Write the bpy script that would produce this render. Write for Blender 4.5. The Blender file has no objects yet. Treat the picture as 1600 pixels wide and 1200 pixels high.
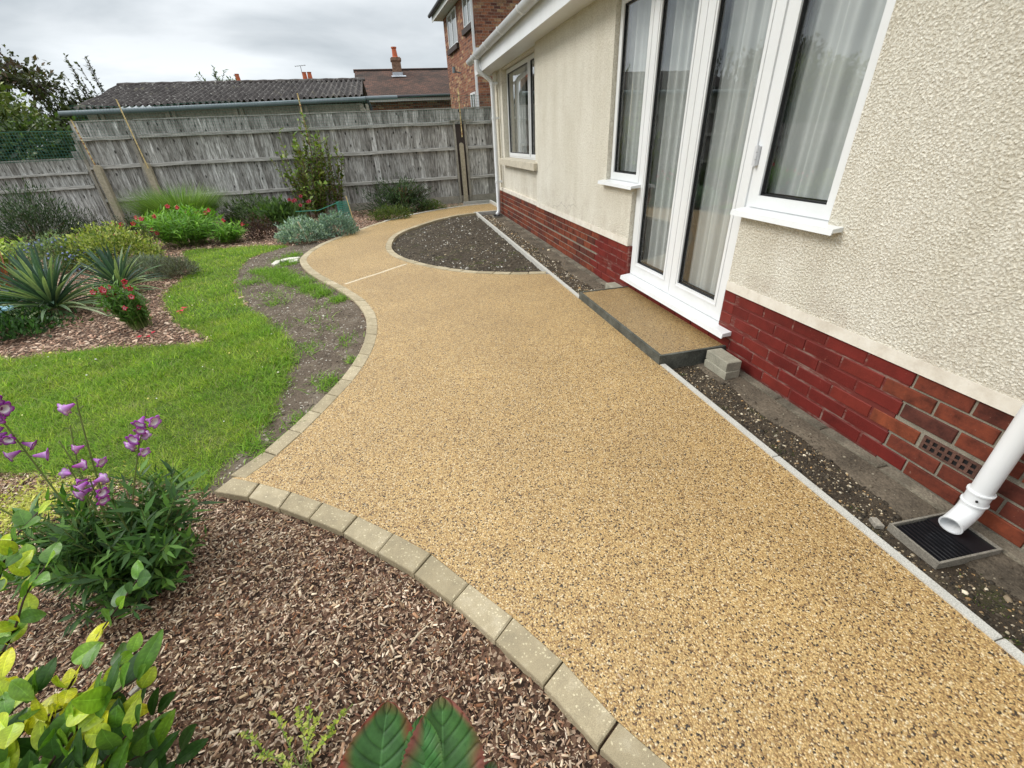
import bpy, bmesh, math, random
import numpy as np
from mathutils import Matrix, Vector
random.seed(7); rng = np.random.default_rng(11)
S = bpy.context.scene
COL = S.collection

# ------------------------------------------------------------------ camera
cam = bpy.data.objects.new('camera', bpy.data.cameras.new('camera')); COL.objects.link(cam)
cam.matrix_world = Matrix(((0.97066378, 0.15385521, -0.18477122, 0), (-0.23660399, 0.47446652, -0.84787975, 0),
                           (-0.04278296, 0.86672377, 0.49695022, 1.4), (0, 0, 0, 1)))
cam.data.sensor_width = 36; cam.data.lens = 15.158; cam.data.clip_start = 0.05; cam.data.clip_end = 1500
S.camera = cam
# ------------------------------------------------------------------ sky
world = bpy.data.worlds.new('World'); S.world = world; world.use_nodes = True
SUN_EL, SUN_AZ = math.radians(40), math.radians(-75)      # azimuth from +Y towards +X
def build_world():
    nt = world.node_tree; nt.nodes.clear(); N = nt.nodes.new; L = nt.links.new
    out = N('ShaderNodeOutputWorld'); bg = N('ShaderNodeBackground'); bg2 = N('ShaderNodeBackground'); mix = N('ShaderNodeMixShader')
    sky = N('ShaderNodeTexSky'); sky.sky_type = 'NISHITA'; sky.sun_disc = False
    sky.sun_elevation = SUN_EL; sky.sun_rotation = SUN_AZ
    L(sky.outputs[0], bg.inputs[0]); bg.inputs[1].default_value = 0.1
    tc = N('ShaderNodeTexCoord'); sep = N('ShaderNodeSeparateXYZ'); L(tc.outputs['Generated'], sep.inputs[0])
    mp = N('ShaderNodeMapping'); mp.inputs['Scale'].default_value = (1.0, 1.0, 3.2); L(tc.outputs['Generated'], mp.inputs[0])
    no = N('ShaderNodeTexNoise'); no.inputs['Scale'].default_value = 2.1; no.inputs['Detail'].default_value = 6; no.inputs['Roughness'].default_value = .5
    no.inputs['Distortion'].default_value = .3
    L(mp.outputs[0], no.inputs['Vector'])
    cr = N('ShaderNodeValToRGB'); e = cr.color_ramp.elements
    e[0].position = .37; e[0].color = (.33, .38, .42, 1); e[1].position = .63; e[1].color = (.84, .88, .91, 1)
    L(no.outputs[0], cr.inputs[0])
    # overcast dome: zenith brighter than the horizon, a paler band low down
    gr = N('ShaderNodeValToRGB'); g = gr.color_ramp; g.elements[0].position = 0; g.elements[0].color = (1.0, 1.0, 1.0, 1)
    g.elements[1].position = 1; g.elements[1].color = (2.75, 2.68, 2.6, 1)
    for p, v in ((.07, .98), (.16, .78), (.30, .85), (.55, 1.6)):
        x = g.elements.new(p); x.color = (v, v, v, 1)
    L(sep.outputs[2], gr.inputs[0])
    mu = N('ShaderNodeMix'); mu.data_type = 'RGBA'; mu.blend_type = 'MULTIPLY'; mu.inputs[0].default_value = 1
    L(cr.outputs[0], mu.inputs[6]); L(gr.outputs[0], mu.inputs[7])
    L(mu.outputs[2], bg2.inputs[0]); bg2.inputs[1].default_value = 1.0
    mix.inputs[0].default_value = .94
    L(bg.outputs[0], mix.inputs[1]); L(bg2.outputs[0], mix.inputs[2]); L(mix.outputs[0], out.inputs[0])
build_world()
sun = bpy.data.objects.new('sun', bpy.data.lights.new('sun', 'SUN')); COL.objects.link(sun)
sun.data.energy = 1.5; sun.data.angle = math.radians(25); sun.data.color = (1, .96, .9)
sd = Vector((math.cos(SUN_EL) * math.sin(SUN_AZ), math.cos(SUN_EL) * math.cos(SUN_AZ), math.sin(SUN_EL)))
sun.rotation_euler = sd.to_track_quat('Z', 'Y').to_euler(); sun.location = (0, 0, 30)
vs = S.view_settings; vs.view_transform = 'Standard'; vs.look = 'None'; vs.gamma = 1; vs.exposure = 0.48; vs.use_curve_mapping = False

# ------------------------------------------------------------------ materials
class NT:
    def __init__(s, name):
        s.m = bpy.data.materials.new(name); s.m.use_nodes = True; s.t = s.m.node_tree
        s.b = s.t.nodes['Principled BSDF']; s.out = s.t.nodes['Material Output']
        s.b.inputs['Specular IOR Level'].default_value = .3
        s.tc = None
    def n(s, typ, **kw):
        o = s.t.nodes.new(typ)
        for k, v in kw.items():
            if k.startswith('_'): setattr(o, k[1:], v)
            else: o.inputs[k.replace('_', ' ')].default_value = v
        return o
    def l(s, a, b): s.t.links.new(a, b)
    def co(s, scale=(1, 1, 1), rnd=False):
        if not s.tc: s.tc = s.n('ShaderNodeTexCoord')
        mp = s.n('ShaderNodeMapping'); mp.inputs['Scale'].default_value = scale; s.l(s.tc.outputs['Object'], mp.inputs[0])
        if rnd:
            oi = s.n('ShaderNodeObjectInfo'); ml = s.n('ShaderNodeMath', _operation='MULTIPLY'); ml.inputs[1].default_value = 57.3
            s.l(oi.outputs['Random'], ml.inputs[0]); s.l(ml.outputs[0], mp.inputs['Location'])
        return mp.outputs[0]
    def noise(s, scale, detail=4, rough=.55, vec=None, dist=0):
        o = s.n('ShaderNodeTexNoise', Scale=scale, Detail=detail, Roughness=rough, Distortion=dist)
        s.l(vec if vec else s.co(), o.inputs['Vector']); return o.outputs[0]
    def vor(s, scale, vec=None, feature='F1', out='Color'):
        o = s.n('ShaderNodeTexVoronoi', Scale=scale); o.feature = feature
        s.l(vec if vec else s.co(), o.inputs['Vector']); return o.outputs[out]
    def ramp(s, fac, stops, const=False):
        o = s.n('ShaderNodeValToRGB'); r = o.color_ramp
        if const: r.interpolation = 'CONSTANT'
        r.elements[0].position = stops[0][0]; r.elements[0].color = (*stops[0][1], 1)
        r.elements[1].position = stops[-1][0]; r.elements[1].color = (*stops[-1][1], 1)
        for p, c in stops[1:-1]:
            x = r.elements.new(p); x.color = (*c, 1)
        s.l(fac, o.inputs[0]); return o.outputs[0]
    def mix(s, fac, a, b, mode='MIX'):
        o = s.n('ShaderNodeMix', _data_type='RGBA', _blend_type=mode)
        for sock, v in ((0, fac), (6, a), (7, b)):
            if isinstance(v, (int, float)): o.inputs[sock].default_value = v
            elif isinstance(v, tuple): o.inputs[sock].default_value = (*v, 1)
            else: s.l(v, o.inputs[sock])
        return o.outputs[2]
    def sep(s, c):
        o = s.n('ShaderNodeSeparateColor'); s.l(c, o.inputs[0]); return o.outputs[0]
    def color(s, c):
        if isinstance(c, tuple): s.b.inputs['Base Color'].default_value = (*c, 1)
        else: s.l(c, s.b.inputs['Base Color'])
    def bump(s, h, strength=.5, dist=.01, prev=None):
        o = s.n('ShaderNodeBump', Strength=strength, Distance=dist); s.l(h, o.inputs['Height'])
        if prev: s.l(prev, o.inputs['Normal'])
        s.l(o.outputs[0], s.b.inputs['Normal']); return o.outputs[0]
    def rough(s, v): s.b.inputs['Roughness'].default_value = v; return s
M = {}
def g3(v): return (v, v, v)
def mk(name, base, rough=.7, amt=.25, scale=8, fine=0, bump=0, bdist=.002, rnd=0, spec=.3):
    t = NT(name); t.rough(rough); t.b.inputs['Specular IOR Level'].default_value = spec
    n = t.noise(scale, 6, .6)
    c = t.ramp(n, [(.3, tuple(x * (1 - amt) for x in base)), (.7, tuple(min(1, x * (1 + amt)) for x in base))])
    if fine:
        f = t.noise(fine, 3, .7)
        c = t.mix(1.0, c, t.ramp(f, [(.35, g3(.72)), (.65, g3(1.25))]), 'MULTIPLY')
    if rnd:
        oi = t.n('ShaderNodeObjectInfo'); c = t.mix(1.0, c, t.ramp(oi.outputs['Random'], [(0, g3(1 - rnd)), (1, g3(1 + rnd))]), 'MULTIPLY')
    t.color(c)
    if bump: t.bump(t.noise(fine or scale * 6, 4, .6), bump, bdist)
    M[name] = t.m; return t
def resin(name, k=1.0):
    t = NT(name); t.rough(.42); t.b.inputs['Specular IOR Level'].default_value = .5
    v = t.n('ShaderNodeTexVoronoi', Scale=190); t.l(t.co(), v.inputs['Vector'])
    r = t.sep(v.outputs['Color'])
    stone = t.ramp(r, [(0, (.05, .036, .024)), (.06, (.16, .09, .04)), (.12, (.37, .22, .085)), (.32, (.56, .365, .145)), (.62, (.64, .435, .185)), (.82, (.71, .515, .25)), (.93, (.80, .64, .40))], True)
    d = t.ramp(v.outputs['Distance'], [(.25, g3(1.0)), (.62, g3(.60))])
    c = t.mix(1.0, stone, d, 'MULTIPLY')
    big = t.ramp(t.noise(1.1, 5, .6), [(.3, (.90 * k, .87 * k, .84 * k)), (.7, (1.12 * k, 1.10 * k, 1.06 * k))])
    t.color(t.mix(1.0, c, big, 'MULTIPLY'))
    inv = t.ramp(v.outputs['Distance'], [(0, g3(1)), (.7, g3(0))])
    t.bump(inv, .75, .003); M[name] = t.m
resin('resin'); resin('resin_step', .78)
mk('paver', (.40, .355, .255), .85, .10, 5, 0, 0, rnd=.09)
def paver():
    t = NT('paver2'); t.rough(.85)
    c = t.ramp(t.noise(14, 6, .65, t.co(rnd=True)), [(.3, (.29, .245, .165)), (.55, (.37, .31, .205)), (.75, (.45, .39, .28))])
    v = t.sep(t.vor(230)); c = t.mix(t.ramp(v, [(.955, g3(0)), (.96, g3(.6))], True), c, (.72, .64, .44))
    f = t.noise(420, 2, .7); c = t.mix(1.0, c, t.ramp(f, [(.35, g3(.8)), (.65, g3(1.2))]), 'MULTIPLY')
    oi = t.n('ShaderNodeObjectInfo'); c = t.mix(1.0, c, t.ramp(oi.outputs['Random'], [(0, (.86, .84, .80)), (1, (1.14, 1.13, 1.12))]), 'MULTIPLY')
    t.color(c); t.bump(f, .35, .002); M['paver'] = t.m
paver()
mk('kerb_concrete', (.49, .475, .43), .85, .10, 9, 260, .3)
mk('pale_concrete', (.60, .565, .49), .85, .14, 12, 150, .3)
mk('joint_strip', (.56, .475, .335), .85, .15, 14, 160, .5)
mk('slate', (.085, .088, .075), .6, .45, 11, 90, .4)
mk('footing', (.125, .10, .072), .95, .45, 5, 75, 1.0, .012)
mk('footing_stone', (.18, .155, .115), .9, .4, 9, 110, .9, .008, rnd=.2)
mk('block', (.33, .31, .24), .9, .2, 14, 220, .6, .003, rnd=.12)
mk('mortar', (.25, .225, .175), .95, .2, 20, 240, .6, .003)
t = NT('mortar_painted'); t.rough(.85)
t.color(t.mix(t.ramp(t.noise(9, 6, .75, t.co((1, .5, 3))), [(.50, g3(0)), (.62, g3(.75))]), (.14, .026, .02), (.27, .19, .155))); t.bump(t.noise(200, 4, .6), .5, .003); M['mortar_painted'] = t.m
mk('old_air_brick', (.11, .055, .04), .9, .3, 30, 200, .5)
mk('upvc', (.75, .76, .77), .3, .045, 5, 40 and 0, spec=.5)
t = NT('upvc'); t.rough(.3); t.b.inputs['Specular IOR Level'].default_value = .5
c = t.ramp(t.noise(3, 6, .7, t.co((1, 1, .4))), [(.3, (.70, .71, .70)), (.7, (.78, .79, .80))])
c = t.mix(t.ramp(t.noise(26, 6, .8), [(.66, g3(0)), (.78, g3(.5))]), c, (.42, .39, .33)); t.color(c); M['upvc'] = t.m
mk('upvc_aged', (.70, .71, .70), .4, .06, 4, spec=.5)
mk('gutter_grey', (.56, .575, .585), .4, .06, 4, spec=.5)
mk('gasket', (.012, .012, .013), .5, .1, 5)
mk('hinge_metal', (.60, .61, .63), .35, .1, 9, spec=.6)
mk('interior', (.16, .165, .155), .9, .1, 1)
mk('room_floor', (.22, .17, .12), .8, .1, 2)
mk('sofa_fabric', (.45, .42, .36), .9, .1, 2)
mk('sill_stone', (.52, .47, .37), .9, .16, 14, 180, .5, .003)
mk('concrete_post', (.42, .36, .26), .9, .25, 18, 120, .7, .004)
mk('timber_post', (.33, .30, .25), .85, .2, 9, 90, .4, .003)
mk('bamboo', (.62, .47, .22), .6, .2, 30)
mk('copper_tape', (.36, .17, .08), .5, .2, 20)
mk('netting', (.055, .16, .12), .6, .1, 4)
mk('garage_panel', (.36, .33, .26), .9, .14, 2, 30)
mk('garage_post', (.42, .37, .29), .9, .14, 2, 30)
mk('grey_gutter', (.17, .20, .21), .5, .12, 3)
mk('dark_gutter', (.05, .05, .055), .5, .12, 3)
mk('fascia_white', (.66, .66, .63), .5, .05, 3)
mk('terracotta', (.50, .13, .06), .8, .2, 6)
mk('chimney_brick', (.25, .15, .10), .9, .4, 9, 20)
mk('lead', (.45, .47, .50), .6, .25, 6)
mk('black_plastic', (.012, .012, .014), .3, .3, 25, spec=.5)
mk('gully_rim', (.22, .20, .165), .8, .2, 20, 160, .3)
mk('blue_glaze', (.35, .58, .66), .4, .2, 12)
mk('dark_sill', (.06, .045, .04), .7, .2, 6)
mk('stem_brown', (.16, .10, .06), .8, .3, 20)
mk('stem_dark', (.05, .028, .022), .7, .3, 20)
mk('stem_green', (.14, .18, .05), .7, .3, 20)
mk('twig', (.58, .47, .33), .8, .25, 40)
mk('aerial', (.35, .36, .38), .5, .1, 3)
mk('string', (.06, .26, .19), .7, .1, 3)

def render_wall():
    t = NT('render'); t.rough(.9)
    wv = t.n('ShaderNodeTexNoise', Scale=40, Detail=2); t.l(t.co(), wv.inputs['Vector'])
    ad = t.n('ShaderNodeMixRGB' if False else 'ShaderNodeVectorMath', _operation='SCALE'); t.l(wv.outputs[1], ad.inputs[0]); ad.inputs['Scale'].default_value = .008
    sm = t.n('ShaderNodeVectorMath', _operation='ADD'); t.l(t.co(), sm.inputs[0]); t.l(ad.outputs[0], sm.inputs[1])
    v = t.n('ShaderNodeTexVoronoi', Scale=88); v.feature = 'SMOOTH_F1'; v.inputs['Smoothness'].default_value = .35; t.l(sm.outputs[0], v.inputs['Vector'])
    v2 = t.noise(85, 4, .65)
    h0 = t.ramp(v.outputs['Distance'], [(.12, g3(1)), (.62, g3(0))])
    h = t.mix(.45, h0, t.ramp(v2, [(.38, g3(0)), (.58, g3(1))]))
    c = t.ramp(t.noise(1.6, 6, .65), [(.3, (.755, .715, .615)), (.7, (.84, .805, .715))])
    c = t.mix(1.0, c, t.ramp(h, [(.15, (.80, .775, .73)), (.55, (1.03, 1.03, 1.02))]), 'MULTIPLY')
    st = t.noise(2.2, 5, .7, t.co((1, 1.2, .25))); c = t.mix(1.0, c, t.ramp(st, [(.35, (.90, .885, .85)), (.6, g3(1.02))]), 'MULTIPLY')
    sz = t.n('ShaderNodeSeparateXYZ'); t.l(t.co(), sz.inputs[0])
    sp = t.mix(1.0, t.ramp(sz.outputs[2], [(.50, g3(1)), (.95, g3(0))]), t.ramp(t.noise(4, 6, .75), [(.48, g3(0)), (.66, g3(.75))]), 'MULTIPLY')
    c = t.mix(sp, c, (.56, .49, .40))
    ck = t.n('ShaderNodeTexVoronoi', Scale=1.1); ck.feature = 'DISTANCE_TO_EDGE'; wn = t.n('ShaderNodeTexNoise', Scale=5, Detail=5); t.l(t.co(), wn.inputs['Vector']); t.l(t.mix(.12, t.co(), wn.outputs[1]), ck.inputs['Vector'])
    c = t.mix(t.mix(1.0, t.ramp(ck.outputs['Distance'], [(0, g3(.55)), (.0035, g3(0))]), t.ramp(t.noise(.9, 3, .5), [(.55, g3(0)), (.62, g3(1))]), 'MULTIPLY'), c, (.30, .26, .21))
    t.color(c); t.bump(h, 1.0, .007); M['render'] = t.m
    t = NT('smooth_render'); t.rough(.85)
    c = t.ramp(t.noise(9, 7, .7), [(.3, (.58, .52, .43)), (.5, (.70, .65, .56)), (.7, (.77, .73, .65))])
    v = t.noise(30, 5, .7); c = t.mix(t.ramp(v, [(.62, g3(0)), (.72, g3(.55))]), c, (.45, .34, .31))
    t.color(c); t.bump(t.noise(120, 4, .6), .4, .003); M['smooth_render'] = t.m
render_wall()
def bricks_mat():
    t = NT('brick'); t.rough(.8)
    oi = t.n('ShaderNodeObjectInfo')
    base = t.ramp(oi.outputs['Random'], [(0, (.085, .022, .014)), (.3, (.135, .03, .016)), (.6, (.19, .046, .02)), (.85, (.155, .034, .018)), (1, (.07, .026, .02))])
    n = t.noise(14, 6, .7, t.co(rnd=True)); c = t.mix(1.0, base, t.ramp(n, [(.3, g3(.45)), (.5, g3(1)), (.72, (1.5, 1.45, 1.3))]), 'MULTIPLY')
    sp = t.noise(60, 3, .7, t.co(rnd=True)); c = t.mix(t.ramp(sp, [(.68, g3(0)), (.76, g3(.5))]), c, (.42, .30, .22))
    t.color(c); t.bump(t.noise(130, 4, .6), .5, .003); M['brick'] = t.m
    t = NT('brick_painted'); t.rough(.6)
    oi = t.n('ShaderNodeObjectInfo')
    base = t.ramp(oi.outputs['Random'], [(0, (.115, .012, .009)), (.5, (.145, .016, .012)), (1, (.175, .024, .015))])
    n = t.noise(7, 6, .7, t.co(rnd=True)); c = t.mix(1.0, base, t.ramp(n, [(.3, g3(.75)), (.7, g3(1.25))]), 'MULTIPLY')
    sp = t.noise(34, 4, .75, t.co(rnd=True)); c = t.mix(t.ramp(sp, [(.66, g3(0)), (.75, g3(.7))]), c, (.32, .12, .08))
    t.color(c); t.bump(t.noise(110, 4, .6), .5, .003); M['brick_painted'] = t.m
bricks_mat()
def wood():
    t = NT('fence_wood'); t.rough(.85)
    oi = t.n('ShaderNodeObjectInfo')
    gr = t.noise(9, 6, .65, t.co((3.2, 3.2, .55), True), .6)
    c = t.ramp(gr, [(.28, (.05, .046, .04)), (.42, (.27, .256, .235)), (.56, (.47, .455, .43)), (.72, (.72, .70, .67))])
    fine = t.noise(60, 3, .6, t.co((2.2, 2.2, .06), True)); c = t.mix(1.0, c, t.ramp(fine, [(.3, g3(.62)), (.7, g3(1.3))]), 'MULTIPLY')
    kn = t.n('ShaderNodeTexVoronoi', Scale=7.5); t.l(t.co((1, 1, .55), True), kn.inputs['Vector'])
    c = t.mix(t.ramp(kn.outputs['Distance'], [(.10, g3(.92)), (.17, g3(0))]), c, (.03, .026, .022))
    c = t.mix(1.0, c, t.ramp(oi.outputs['Random'], [(0, (.62, .60, .58)), (1, (1.3, 1.3, 1.3))]), 'MULTIPLY')
    t.color(c); t.bump(fine, .4, .003); M['fence_wood'] = t.m
    t = NT('rail_wood'); t.rough(.85)
    gr = t.noise(9, 6, .65, t.co((.4, 3.2, 5), True), .6)
    c = t.ramp(gr, [(.3, (.17, .16, .14)), (.5, (.37, .35, .315)), (.7, (.60, .57, .52))])
    t.color(c); M['rail_wood'] = t.m
wood()
def ground_mats():
    t = NT('soil'); t.rough(.95)
    c = t.ramp(t.noise(5, 8, .7), [(.3, (.065, .047, .032)), (.5, (.125, .094, .067)), (.7, (.20, .163, .122))])
    v = t.sep(t.vor(75)); c = t.mix(t.ramp(v, [(.955, g3(0)), (.96, g3(.75))], True), c, (.42, .38, .31))
    c = t.mix(1.0, c, t.ramp(t.noise(150, 3, .7), [(.3, g3(.6)), (.7, g3(1.4))]), 'MULTIPLY')
    t.color(c); t.bump(t.noise(60, 7, .75), .9, .012); M['soil'] = t.m
    t = NT('dark_soil'); t.rough(.95)
    c = t.ramp(t.noise(7, 8, .7), [(.3, (.036, .026, .017)), (.5, (.068, .051, .034)), (.7, (.115, .089, .06))])
    v = t.noise(3, 5, .7); c = t.mix(t.ramp(v, [(.58, g3(0)), (.68, g3(.6))]), c, (.06, .075, .015))
    t.color(c); t.bump(t.noise(70, 7, .75), 1, .012); M['dark_soil'] = t.m
    t = NT('turf'); t.rough(.95)
    c = t.ramp(t.noise(20, 6, .7), [(.3, (.05, .07, .014)), (.7, (.12, .18, .03))]); t.color(c); t.bump(t.noise(90, 5, .7), 1, .01); M['turf'] = t.m
    t = NT('bark_base'); t.rough(.95)
    c = t.ramp(t.sep(t.vor(85, t.co((1, 1, 1)))), [(0, (.03, .016, .010)), (.3, (.085, .045, .028)), (.6, (.19, .11, .07)), (.9, (.42, .30, .21))], True)
    t.color(c); t.bump(t.noise(90, 6, .7), 1, .012); M['bark_base'] = t.m
    t = NT('ground'); t.rough(.95); t.color(t.ramp(t.noise(1.5, 6, .7), [(.3, (.06, .07, .03)), (.7, (.12, .13, .06))])); M['ground'] = t.m
ground_mats()
def attr_mat(name, rough=.7, transl=0.0, spec=.3, veins=False):
    t = NT(name); t.rough(rough); t.b.inputs['Specular IOR Level'].default_value = spec
    a = t.n('ShaderNodeAttribute'); a.attribute_name = 'Col'
    c = a.outputs['Color']
    if veins: c = t.mix(1.0, c, t.ramp(t.noise(45, 6, .75), [(.3, g3(.68)), (.5, g3(1)), (.7, g3(1.2))]), 'MULTIPLY'); t.bump(t.noise(300, 3, .6), .25, .001)
    t.color(c)
    if transl:
        tr = t.n('ShaderNodeBsdfTranslucent'); t.l(t.mix(1.0, c, (1.15, 1.3, .6), 'MULTIPLY'), tr.inputs['Color'])
        mx = t.n('ShaderNodeMixShader'); mx.inputs[0].default_value = transl
        t.l(t.b.outputs[0], mx.inputs[1]); t.l(tr.outputs[0], mx.inputs[2]); t.l(mx.outputs[0], t.out.inputs['Surface'])
    M[name] = t.m
attr_mat('leaf', .5, .3, .35); attr_mat('grass', .55, .35, .2); attr_mat('chips', .8); attr_mat('stones', .7)
attr_mat('petal', .5, .25); attr_mat('big_leaf', .42, .25, .4, True)
def glass():
    t = NT('glass'); N = t.n
    gl = N('ShaderNodeBsdfGlossy'); gl.inputs['Roughness'].default_value = .01; gl.inputs['Color'].default_value = (1, 1, 1, 1)
    tr = N('ShaderNodeBsdfTransparent'); tr.inputs['Color'].default_value = (.96, .97, .965, 1)
    lw = N('ShaderNodeLayerWeight'); lw.inputs[0].default_value = .5; pw = N('ShaderNodeMath', _operation='POWER'); pw.inputs[1].default_value = 4.0; t.l(lw.outputs['Facing'], pw.inputs[0]); fr = N('ShaderNodeMath', _operation='MULTIPLY_ADD'); fr.inputs[1].default_value = .86; fr.inputs[2].default_value = .07; t.l(pw.outputs[0], fr.inputs[0])
    mx = N('ShaderNodeMixShader'); t.l(fr.outputs[0], mx.inputs[0]); t.l(tr.outputs[0], mx.inputs[1]); t.l(gl.outputs[0], mx.inputs[2])
    t.l(mx.outputs[0], t.out.inputs['Surface']); M['glass'] = t.m
    t = NT('net_curtain'); t.rough(.9); t.color((.80, .82, .81))
    tr = t.n('ShaderNodeBsdfTransparent'); tl = t.n('ShaderNodeBsdfTranslucent'); tl.inputs[0].default_value = (.85, .86, .84, 1)
    a = t.n('ShaderNodeMixShader'); a.inputs[0].default_value = .25; t.l(t.b.outputs[0], a.inputs[1]); t.l(tl.outputs[0], a.inputs[2])
    lw = t.n('ShaderNodeLayerWeight'); lw.inputs[0].default_value = .35
    rp = t.ramp(lw.outputs['Facing'], [(0, g3(.72)), (.7, g3(1))])
    b = t.n('ShaderNodeMixShader'); t.l(rp, b.inputs[0]); t.l(tr.outputs[0], b.inputs[1]); t.l(a.outputs[0], b.inputs[2])
    t.l(b.outputs[0], t.out.inputs['Surface']); M['net_curtain'] = t.m
glass()
def roofs():
    t = NT('corrugated'); t.rough(.95)
    n = t.noise(3.5, 7, .75); c = t.ramp(n, [(.3, (.022, .018, .016)), (.5, (.06, .05, .046)), (.7, (.13, .115, .105))])
    v = t.noise(9, 5, .8); c = t.mix(t.ramp(v, [(.58, g3(0)), (.63, g3(.85))]), c, (.42, .40, .36))
    v = t.noise(2, 5, .7); c = t.mix(t.ramp(v, [(.60, g3(0)), (.66, g3(.5))]), c, (.22, .20, .13))
    t.color(c); t.bump(t.noise(30, 5, .7), .6, .02); M['corrugated'] = t.m
    t = NT('roof_tile'); t.rough(.9)
    br = t.n('ShaderNodeTexBrick', Scale=1.0); br.inputs['Brick Width'].default_value = .17; br.inputs['Row Height'].default_value = .11
    br.inputs['Mortar Size'].default_value = .012; br.inputs['Color1'].default_value = (.06, .036, .028, 1); br.inputs['Color2'].default_value = (.13, .065, .045, 1); br.inputs['Mortar'].default_value = (.025, .018, .015, 1)
    t.l(t.co(), br.inputs['Vector'])
    c = t.mix(1.0, br.outputs['Color'], t.ramp(t.noise(.9, 5, .7), [(.35, (.5, .6, .6)), (.6, (1.2, 1.15, 1.1))]), 'MULTIPLY')
    t.color(c); t.bump(br.outputs['Fac'], -.6, .02); M['roof_tile'] = t.m
    for nm, w, ax in (('house_brick', .225, (1, 1)), ):
        t = NT(nm); t.rough(.9)
        tc = t.n('ShaderNodeTexCoord'); sp = t.n('ShaderNodeSeparateXYZ'); t.l(tc.outputs['Object'], sp.inputs[0])
        ad = t.n('ShaderNodeMath', _operation='ADD'); t.l(sp.outputs[0], ad.inputs[0]); t.l(sp.outputs[1], ad.inputs[1])
        cb = t.n('ShaderNodeCombineXYZ'); t.l(ad.outputs[0], cb.inputs[0]); t.l(sp.outputs[2], cb.inputs[1])
        br = t.n('ShaderNodeTexBrick', Scale=1.0); br.inputs['Brick Width'].default_value = w; br.inputs['Row Height'].default_value = .075
        br.inputs['Mortar Size'].default_value = .006; br.inputs['Color1'].default_value = (.0, .0, .0, 1); br.inputs['Color2'].default_value = (1, 1, 1, 1); br.inputs['Mortar'].default_value = (.5, .5, .5, 1)
        t.l(cb.outputs[0], br.inputs['Vector'])
        bc = t.ramp(t.sep(br.outputs['Color']), [(0, (.10, .04, .03)), (.25, (.21, .075, .042)), (.5, (.30, .125, .065)), (.75, (.16, .06, .04)), (.9, (.42, .27, .14)), (1, (.34, .19, .10))])
        c = t.mix(br.outputs['Fac'], bc, (.24, .18, .14))
        c = t.mix(1.0, c, t.ramp(t.noise(18, 5, .75), [(.35, g3(.6)), (.65, g3(1.35))]), 'MULTIPLY')
        t.color(c); t.bump(br.outputs['Fac'], -.7, .012); M[nm] = t.m
roofs()

# ------------------------------------------------------------------ mesh helpers
class MB:
    def __init__(s): s.v = []; s.f = []
    def add(s, vs, fs):
        k = len(s.v); s.v += [tuple(map(float, v)) for v in vs]; s.f += [tuple(i + k for i in f) for f in fs]; return s
    def box(s, a, b, rot=0, ch=0):
        (x0, y0, z0), (x1, y1, z1) = a, b
        if x0 > x1: x0, x1 = x1, x0
        if y0 > y1: y0, y1 = y1, y0
        if z0 > z1: z0, z1 = z1, z0
        vs = [(x, y, z) for z in (z0, z1) for y in (y0, y1) for x in (x0, x1)]
        if rot:
            cx, cy = (x0 + x1) / 2, (y0 + y1) / 2; c, q = math.cos(rot), math.sin(rot)
            vs = [(cx + (x - cx) * c - (y - cy) * q, cy + (x - cx) * q + (y - cy) * c, z) for x, y, z in vs]
        return s.add(vs, [(0, 2, 3, 1), (4, 5, 7, 6), (0, 1, 5, 4), (2, 6, 7, 3), (0, 4, 6, 2), (1, 3, 7, 5)])
    def prism(s, pts, z0, z1, ch=0):
        """polygon (list of xy, ccw) extruded from z0 to z1 with a chamfered top"""
        n = len(pts); P = np.array(pts, float); c = P.mean(0)
        if ch:
            Q = P + (c - P) / np.linalg.norm(c - P, axis=1)[:, None] * ch * 1.4
            vs = [(x, y, z0) for x, y in P] + [(x, y, z1 - ch) for x, y in P] + [(x, y, z1) for x, y in Q]
            fs = [tuple(range(2 * n, 3 * n)), tuple(range(n - 1, -1, -1))]
            for k in (0, n):
                fs += [(k + i, k + (i + 1) % n, k + n + (i + 1) % n, k + n + i) for i in range(n)]
        else:
            vs = [(x, y, z0) for x, y in P] + [(x, y, z1) for x, y in P]
            fs = [tuple(range(n, 2 * n)), tuple(range(n - 1, -1, -1))] + [(i, (i + 1) % n, n + (i + 1) % n, n + i) for i in range(n)]
        return s.add(vs, fs)
    def tube(s, pts, rad, n=10, caps=True):
        pts = [Vector(p) for p in pts]; m = len(pts)
        if not isinstance(rad, (list, tuple)): rad = [rad] * m
        vs = []; up = None
        for i, p in enumerate(pts):
            d = (pts[min(i + 1, m - 1)] - pts[max(i - 1, 0)]).normalized()
            if up is None: up = d.orthogonal().normalized()
            up = (up - d * up.dot(d)).normalized(); w = d.cross(up)
            for k in range(n):
                a = 2 * math.pi * k / n; vs.append(p + (up * math.cos(a) + w * math.sin(a)) * rad[i])
        fs = [(i * n + k, i * n + (k + 1) % n, (i + 1) * n + (k + 1) % n, (i + 1) * n + k) for i in range(m - 1) for k in range(n)]
        if caps: fs += [tuple(range(n - 1, -1, -1)), tuple((m - 1) * n + k for k in range(n))]
        return s.add(vs, fs)
def lnk(o, parent=None):
    COL.objects.link(o)
    if parent: o.parent = parent
    return o
def worg(p):
    v = Vector((0, 0, 0))
    while p: v += p.location; p = p.parent
    return v
def smooth_angle(me, ang=40):
    me.shade_smooth() if hasattr(me, 'shade_smooth') else None
    try: me.set_sharp_from_angle(angle=math.radians(ang))
    except Exception: pass
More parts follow.
